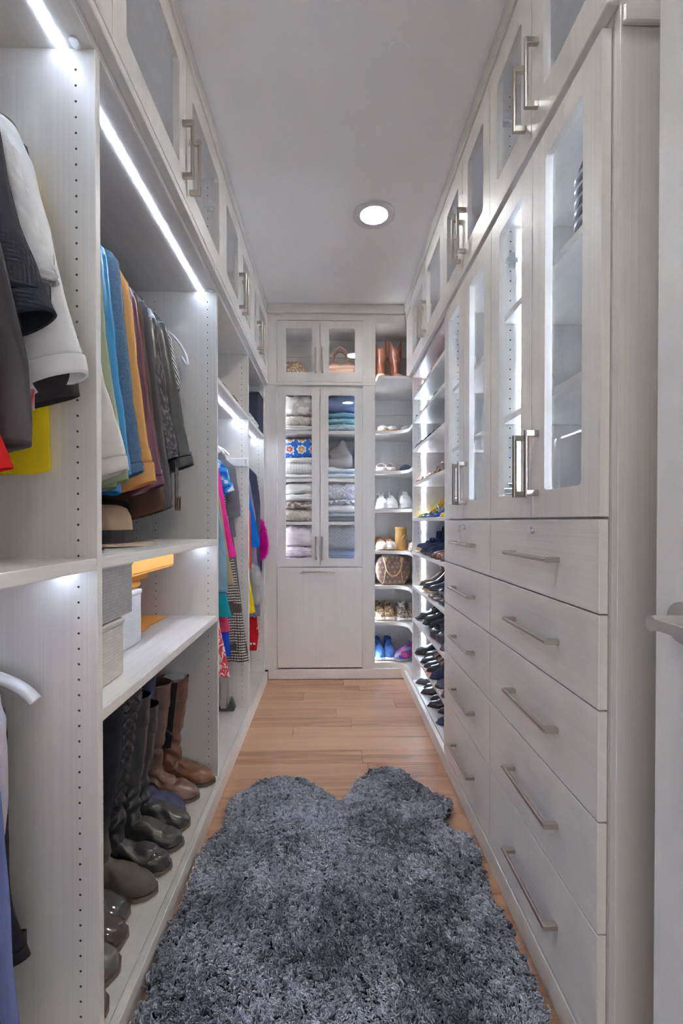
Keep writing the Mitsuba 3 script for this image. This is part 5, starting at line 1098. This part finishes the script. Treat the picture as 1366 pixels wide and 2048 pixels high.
def granny(v):
    a, b = v[:, 0] / .085, v[:, 2] / .075
    r = np.hypot(np.mod(a, 1) - .5, np.mod(b, 1) - .5) + .10 * nz(v, 90, 3, 2)
    q = np.floor(a) + 2 * np.floor(b)
    pal = np.array([[.55, .30, .10], [.45, .06, .10], [.10, .16, .16], [.60, .12, .25]])[np.mod(q, 4).astype(int)]
    return np.where((r < .27)[:, None], pal, np.where((r < .40)[:, None], [.72, .72, .70], [.02, .14, .48]))
fold('bright blue crochet blanket with flower squares, topmost of the second left stack', *LX, E[2] + .157, E[2] + .300, (.3, .3, .4), 11, 1, bsdf='granny', catg='blanket', name='folded_blanket', knit=.002)
fold('ice blue sweater at the bottom of the second right stack', *RX, E[2], E[2] + .040, (.48, .55, .62), 12, 1)
fold('pale blue throw in the second right stack under the taupe pouch', *RX, E[2] + .041, E[2] + .080, (.55, .63, .70), 13, 1, tilt=-.02, catg='throw', name='folded_throw')
tp = thing('pouch', 'taupe fabric pouch with a peaked top behind the right glass door', 'bag')
rr = []
for q, w, dd in ((0, .100, .06), (.04, .108, .08), (.09, .104, .075), (.12, .080, .05), (.145, .045, .03), (.17, .035, .025), (.195, .022, .018), (.21, .006, .006)):
    rr.append([[.060 + .025 * sstep(.1, .2, q) + w * math.copysign(abs(math.cos(t)) ** .6, math.cos(t)), 3.43 + dd * math.copysign(abs(math.sin(t)) ** .7, math.sin(t)), E[2] + .087 + q] for t in np.linspace(0, 2 * PI, 29)[:-1]])
part(tp, 'body', VCP(loft(np.array(rr)), 'fabric', (.17, .155, .15)))
bb = thing('book_box', 'bright blue slim box standing beside the taupe pouch', 'box')
part(bb, 'body', VCP(box(.172, .214, 3.36, 3.58, E[2] + .085, E[2] + .24, .003), 'fabric', (.02, .16, .45), False))
fold('beige nubby sweater at the bottom of the third left stack', *LX, E[1], E[1] + .090, None, 14, 1, knit=.0025, colf=texf((.50, .46, .39), (.40, .37, .31), 70, 3))
fold('taupe crochet wrap in the third left stack', *LX, E[1] + .092, E[1] + .148, None, 15, 1, colf=texf((.42, .37, .33), (.16, .11, .09), 42, 6), catg='wrap', name='folded_wrap')
fold('ivory chunky knit in the third left stack', *LX, E[1] + .15, E[1] + .205, (.70, .68, .63), 16, 1, tilt=.02)
fold('ivory rolled blanket, topmost of the third left stack', *LX, E[1] + .207, E[1] + .285, (.70, .68, .62), 17, 1, tilt=.02, catg='blanket', name='folded_blanket')
fold('dark navy folded jeans at the bottom of the third right stack', *RX, E[1], E[1] + .030, (.035, .05, .085), 18, 1, catg='jeans', name='folded_jeans')
fold('blue grey sweater above the navy jeans', *RX, E[1] + .031, E[1] + .062, (.20, .24, .29), 19, 1)
fold('off white sweater in the third right stack', *RX, E[1] + .063, E[1] + .125, (.60, .60, .62), 20, 1)
fold('fringed white shawl in the third right stack', *RX, E[1] + .127, E[1] + .160, None, 21, 1, colf=texf((.68, .68, .70), (.16, .17, .22), 55, 3), catg='shawl', name='folded_shawl')
fold('pale grey crochet sweater, topmost of the third right stack', *RX, E[1] + .162, E[1] + .280, None, 22, 1, colf=texf((.60, .60, .65), (.38, .38, .46), 110, 9), knit=.002)
fold('pale pink sweater at the very bottom left', *LX, E[0], E[0] + .062, (.68, .60, .64), 23, 1)
fold('lilac lace top in the bottom left stack', *LX, E[0] + .064, E[0] + .140, None, 24, 1, colf=texf((.50, .42, .49), (.66, .60, .64), 30, 3), tilt=-.012)
fold('blush ribbed knit, topmost of the bottom left stack', *LX, E[0] + .142, E[0] + .285, None, 25, 1, colf=lambda v: np.array([.70, .62, .63]) * (.94 + .06 * np.sin(v[:, 2:3] * 420)), lump=.03)
fold('denim blue top at the very bottom right', *RX, E[0], E[0] + .115, (.065, .105, .20), 26, 2)
fold('grey cable-knit throw, topmost of the bottom right stack', *RX, E[0] + .117, E[0] + .285, None, 27, 2, colf=lambda v: np.array([.15, .165, .20]) * (.8 + .4 * np.sin(v[:, 0:1] * 90 + v[:, 2:3] * 140) ** 2), catg='throw', name='folded_throw', lump=.02)

# ================================================================== bags and hats
lb = thing('handbag', 'leopard print handbag behind the left upper glass door of the end wall', 'handbag')
rr = []
for q, w, dd in ((0, .066, .05), (.02, .075, .058), (.10, .073, .05), (.155, .066, .035), (.165, .060, .028)):
    rr.append([[-.272 + w * math.copysign(abs(math.cos(t)) ** .45, math.cos(t)) - .015 * q / .16, 3.43 + dd * math.copysign(abs(math.sin(t)) ** .6, math.sin(t)), ZU + .012 + q] for t in np.linspace(0, 2 * PI, 41)[:-1]])
m = loft(np.array(rr))
def leo2(v):
    k = nz(v, 42, 2, 1); r = nz(v, 42, 11, 1)
    return np.where(((k > .46) & (k < .62))[:, None], [.03, .018, .012], np.where((k >= .62)[:, None], [.25, .13, .06], [.60, .45, .31]))
part(lb, 'body', VCP(m, 'leopard', (.5, .4, .3)))
part(lb, 'side_flap', VCP(box(-.222, -.196, 3.39, 3.47, ZU + .012, ZU + .135, .008), 'leather', (.28, .16, .10), False), label='brown side panel')
part(lb, 'strap', VCP(tube(bez([[-.335, 3.37, ZU + .10], [-.340, 3.35, ZU + .05], [-.325, 3.345, ZU + .012], [-.318, 3.36, ZU + .004]], 12), .005, 6), 'leather', (.05, .03, .025)))
tb = thing('handbag', 'tan handbag with two rounded handles behind the right upper glass door', 'handbag')
part(tb, 'body', VCP(box(-.035, .195, 3.38, 3.49, ZU + .001, ZU + .15, .014), 'leather', (.42, .20, .11), False))
part(tb, 'flap', VCP(loft(np.array([[[x, y, z] for y, z in ((3.376, ZU + .12), (3.374, ZU + .165 + .006 * math.sin(x * 60)), (3.43, ZU + .175), (3.495, ZU + .16), (3.495, ZU + .12))] for x in np.linspace(-.03, .19, 14)])), 'leather', (.46, .26, .16)))
for y in (3.385, 3.48):
    part(tb, 'handle', VCP(tube(bez([[.005, y, ZU + .14], [.005, y, ZU + .31], [.065, y, ZU + .29], [.125, y, ZU + .31], [.128, y, ZU + .14]], 22), .0065, 8), 'leather', (.42, .20, .11)))
def hat(label, x, y, z, crown, brim, hgt, col, band, name='hat', dent=.012, bh=.038):
    k = thing(name, label, 'hat')
    n = 44; g = np.linspace(0, 2 * PI, n + 1)[:-1]; rr = []
    P0 = [(brim - .002, -.001), (brim, .001), (brim * .8, .003), (crown * 1.03, .006), (crown, .014), (crown * .98, .05), (crown * .93, hgt * .72), (crown * .80, hgt * .92), (crown * .55, hgt), (crown * .25, hgt - dent), (.004, hgt - dent * 1.3)]
    for r, h in P0: rr.append(np.stack([x + r * .9 * np.cos(g), y + r * 1.08 * np.sin(g), z + h + (.006 * (np.abs(np.sin(g)) - .4) * (r > crown * 1.1))], 1))
    part(k, 'felt', VCP(loft(np.array(rr)), 'fabric', col))
    rr = [np.stack([x + r * .9 * np.cos(g), y + r * 1.08 * np.sin(g), np.full(n, z + h)], 1) for r, h in ((crown * 1.02, .008), (crown * 1.035, .010), (crown * 1.015, .010 + bh), (crown * .99, .010 + bh))]
    part(k, 'band', VCP(loft(np.array(rr), False), 'fabric', band))
    return k
hat('beige felt hat with wide brim and black band on the shelf under the jackets', -.715, 1.43, 1.0765, .096, .178, .125, (.56, .40, .28), (.015, .016, .022))
bh = thing('hat', 'tall black hat beside the beige hat, next to the near partition', 'hat')
g = np.linspace(0, 2 * PI, 33)[:-1]
part(bh, 'felt', VCP(loft(np.array([np.stack([-.685 + r * np.cos(g), 1.16 + r * np.sin(g), np.full(32, 1.0765 + h)], 1) for r, h in ((.098, 0), (.10, .002), (.083, .004), (.080, .01), (.078, .13), (.070, .142), (.03, .142))])), 'fabric', (.018, .02, .027)))
part(bh, 'band', VCP(loft(np.array([np.stack([-.685 + r * np.cos(g), 1.16 + r * np.sin(g), np.full(32, 1.0765 + h)], 1) for r, h in ((.0815, .01), (.0815, .04))]), False), 'fabric', (.01, .01, .012)))
# boxes on the lower shelf
def wbox(label, x0, x1, y0, y1, z0, z1, mat, lid=.0):
    k = thing('storage_box', label, 'box')
    part(k, 'body', P(box(x0, x1, y0, y1, z0, z1, .004), mat))
    part(k, 'lid', P(box(x0 - .002, x1 + .003, y0 - .002, y1 + .002, z1 - .004, z1 + .012, .004), mat))
zb2 = .7535
wbox('grey woven storage box, lower of the stacked pair beside the near partition', -.84, -.544, .985, 1.197, zb2, zb2 + .135, 'woven_grey')
wbox('grey woven storage box, upper of the stacked pair beside the near partition', -.85, -.547, .975, 1.258, zb2 + .148, zb2 + .282, 'woven_grey')
wbox('white woven storage box behind the stacked grey boxes', -.90, -.631, 1.265, 1.518, zb2, zb2 + .163, 'woven_white')
org = (.72, .33, .08)
for i, (x1, y1, z0, z1, lab) in enumerate(((-.645, 1.535, .932, .955, 'bottom'), (-.638, 1.58, .9565, .978, 'middle'), (-.612, 1.76, .979, 1.032, 'top'))):
    k = thing('gift_box', f'orange gift box, {lab} of the orange stack on the white woven box', 'box')
    part(k, 'body', VCP(box(x1 - .24, x1, y1 - (.24 if i < 2 else .40), y1, z0, z1 - .012, .001), 'fabric', org, False))
    part(k, 'lid', VCP(box(x1 - .243, x1 + .003, y1 - (.243 if i < 2 else .403), y1 + .003, z1 - (.018 if i < 2 else .045), z1, .001), 'fabric', np.array(org) * 1.04, False))
for i, (dy, z) in enumerate(((0, 0), (.03, .004))):
    k = thing('folder', ('lower' if i == 0 else 'upper') + ' flat orange paper folder on the shelf under the jackets', 'folder')
    fp = extr(Polygon([(-.92, 1.53), (-.68, 1.56 + dy), (-.678, 1.66 + dy), (-.690, 1.665 + dy), (-.688, 1.87 + dy), (-.93, 1.88 + dy)]), .0032)
    fp.apply_translation([.004 * i, 0, zb2 + z]); part(k, 'cover', VCP(fp, 'fabric', org, False))
# small things on the high left shelves
for i, (x, y, lab) in enumerate(((-.56, 2.17, 'nearer'), (-.555, 2.385, 'farther'))):
    put('shoe', f'olive suede loafer on the high lit shelf, {lab} of two', 'shoe', 'olive', flat_shoe(L=.25, W=.10, up=(.13, .115, .075), lining=(.30, .2, .13), sole=(.10, .08, .06), plat=.014, vamp=.055, throat=.55, coll=.06, side=.045), x - .19, y, 1.7655, .0)
for i, (x, y, lab) in enumerate(((-.53, 2.83, 'nearest'), (-.53, 2.92, 'second'), (-.53, 3.03, 'farthest'))):
    put('shoe', f'white and grey trainer on the corner bay shelf, {lab} of three', 'sneaker', 'wgrey', flat_shoe(L=.26, W=.09, up=(.55, .56, .58), lining=(.25, .2, .18), sole=(.74, .74, .74), plat=.024, vamp=.06, throat=.5, coll=.07, side=.05, laces=(.75, .75, .75)), x - .22, y, 1.7655, 0.0)
# things in the right upper cabinet
ub = thing('storage_box', 'blue and white box behind the middle right upper glass door', 'box')
part(ub, 'body', VCP(box(.58, .86, 1.60, 1.69, 2.156, 2.33, .003), 'fabric', (.14, .16, .42), False))
part(ub, 'label_panel', VCP(box(.577, .5805, 1.615, 1.675, 2.18, 2.31, .001), 'fabric', (.62, .62, .68), False), label='pale front panel')

# ================================================================== rug
OUT = [(-0.215, 1.986), (-0.309, 1.954), (-0.375, 1.855), (-0.406, 1.832), (-0.412, 1.738), (-0.397, 1.652), (-0.434, 1.588), (-0.448, 1.529), (-0.446, 1.411), (-0.440, 1.328), (-0.441, 1.27), (-0.462, 1.255), (-0.456, 1.175), (-0.452, 1.104), (-0.445, 1.015), (-0.44, .85), (-.40, .70), (-.41, .55), (-.30, .43), (-.12, .45), (-.0, .60), (.06, .58), (.15, .42), (.33, .44), (.42, .58), (.46, .72), (.49, .85),
       (0.500, 0.995), (0.498, 1.037), (0.502, 1.096), (0.498, 1.147), (0.502, 1.218), (0.494, 1.269), (0.482, 1.3), (0.494, 1.401), (0.502, 1.52), (0.496, 1.599), (0.455, 1.621), (0.424, 1.676), (0.439, 1.699), (0.48, 1.759), (0.486, 1.803), (0.442, 1.831), (0.393, 1.891), (0.352, 1.955), (0.316, 2.032), (0.254, 2.05), (0.172, 2.022), (0.105, 1.938), (0.059, 1.832), (0.033, 1.784), (0.004, 1.833), (-0.049, 1.897), (-0.126, 1.965)]
rug = thing('sheepskin_rug', 'dark slate grey four-lobed sheepskin rug on the wood floor', 'rug')
pol = Polygon(OUT).buffer(.012).buffer(-.012).simplify(.003)
hide = extr(pol.buffer(-.012), .012); hide.apply_translation([0, 0, .0004])
part(rug, 'hide', VCP(hide, 'fabric', (.03, .033, .042), False))
rg = np.random.default_rng(11)
N = 78000
pts = []
import shapely
pin = pol.buffer(-.010)
while sum(map(len, pts)) < N:
    q = np.stack([rg.uniform(-.47, .51, 40000), .42 + 1.64 * rg.random(40000) ** .9], 1)
    # denser where the photo shows the rug
    keep = rg.random(len(q)) < np.where(q[:, 1] > .93, 1.0, .35)
    q = q[keep]; q = q[shapely.contains_xy(pin, q[:, 0], q[:, 1])]; pts.append(q)
q = np.vstack(pts)[:N]
from scipy.spatial import cKDTree
cen = q[rg.permutation(N)[:15000]]
for _ in range(2):
    ci = cKDTree(cen).query(q)[1]
    cnt = np.maximum(np.bincount(ci, minlength=len(cen)), 1)
    cen = np.stack([np.bincount(ci, q[:, 0], len(cen)) / cnt, np.bincount(ci, q[:, 1], len(cen)) / cnt], 1)
dc, ci = cKDTree(cen).query(q)
q = cen[ci] + (q - cen[ci]) * .9
shapely.prepare(pol); inner = shapely.distance(shapely.points(q), pol.exterior)
p3 = np.concatenate([q, np.zeros((N, 1))], 1); pc = np.concatenate([cen, np.zeros((len(cen), 1))], 1)
edge = np.clip(inner / .06, 0, 1)
cang = 2 * PI * 2.0 * meshkit.fbm(pc * 9, 2, 3) + rg.normal(0, .8, len(cen))
ang = cang[ci] + np.arctan2(q[:, 1] - cen[ci, 1], q[:, 0] - cen[ci, 0]) * .0 + rg.normal(0, .45, N)
nb = N; S5 = 5
prof_c = np.clip(1 - (dc / .010) ** 2, 0, 1)
Lc = .015 + .012 * rg.random(nb)
chg = rg.random(len(cen))
hgt = .012 + .010 * prof_c + .016 * (edge ** .5) * (.75 + .35 * chg[ci]) + .004 * rg.random(nb)
turn = (np.where(chg < .5, 3.4, -3.4) + rg.normal(0, .6, len(cen)))[ci] + rg.normal(0, .4, nb)
r0 = .0024 + .0013 * rg.random(nb)
s = np.linspace(0, 1, S5)
dirs = ang[:, None] + turn[:, None] * s[None]
step = Lc[:, None] / (S5 - 1)
X = q[:, :1] + np.concatenate([np.zeros((nb, 1)), np.cumsum(np.cos(dirs[:, 1:]) * step, 1)], 1)
Yy = q[:, 1:2] + np.concatenate([np.zeros((nb, 1)), np.cumsum(np.sin(dirs[:, 1:]) * step, 1)], 1)
Z = .008 + hgt[:, None] * np.sin(np.minimum(s * 1.25, 1.1) * PI / 2)[None] ** .8
X = np.clip(X, -.4575, .5235)
rad = r0[:, None] * np.array([.8, 1.15, 1.1, .8, .25])[None]
cx, sx = np.cos(dirs), np.sin(dirs)
ringv = []
for a in (0, 2 * PI / 3, 4 * PI / 3):
    ringv.append(np.stack([X - sx * rad * math.cos(a), Yy + cx * rad * math.cos(a), Z + rad * math.sin(a)], -1))
V = np.stack(ringv, 2).reshape(-1, 3)      # (nb, S5, 3)
fl = []
for i in range(S5 - 1):
    for j in range(3):
        a, b, c, d = i * 3 + j, i * 3 + (j + 1) % 3, (i + 1) * 3 + (j + 1) % 3, (i + 1) * 3 + j
        fl += [[a, b, c], [a, c, d]]
Fc = (np.array(fl)[None] + (S5 * 3) * np.arange(nb)[:, None, None]).reshape(-1, 3)
tone = np.clip(.36 + 1.3 * (meshkit.fbm(p3 * 7, 3, 21) - .5) + (rg.normal(0, .16, len(cen)))[ci] + .25 * (prof_c - .6) + rg.normal(0, .07, nb), .03, 1)
tip = (np.array([.055, .063, .09])[None] * (1 - tone[:, None]) + np.array([.74, .77, .88])[None] * tone[:, None])
root = np.array([.014, .017, .027])
t6 = np.array([0, .2, .6, .9, 1.0])
Cc = root[None, None] * (1 - t6[None, :, None]) + tip[:, None] * t6[None, :, None]
Cc = np.repeat(Cc[:, :, None], 3, 2).reshape(-1, 3)
part(rug, 'pile', mikit.ply(clean(V, Fc), 'wool', True, color=Cc), kind='stuff', label='short curly wool pile, dark roots and silver grey tips')
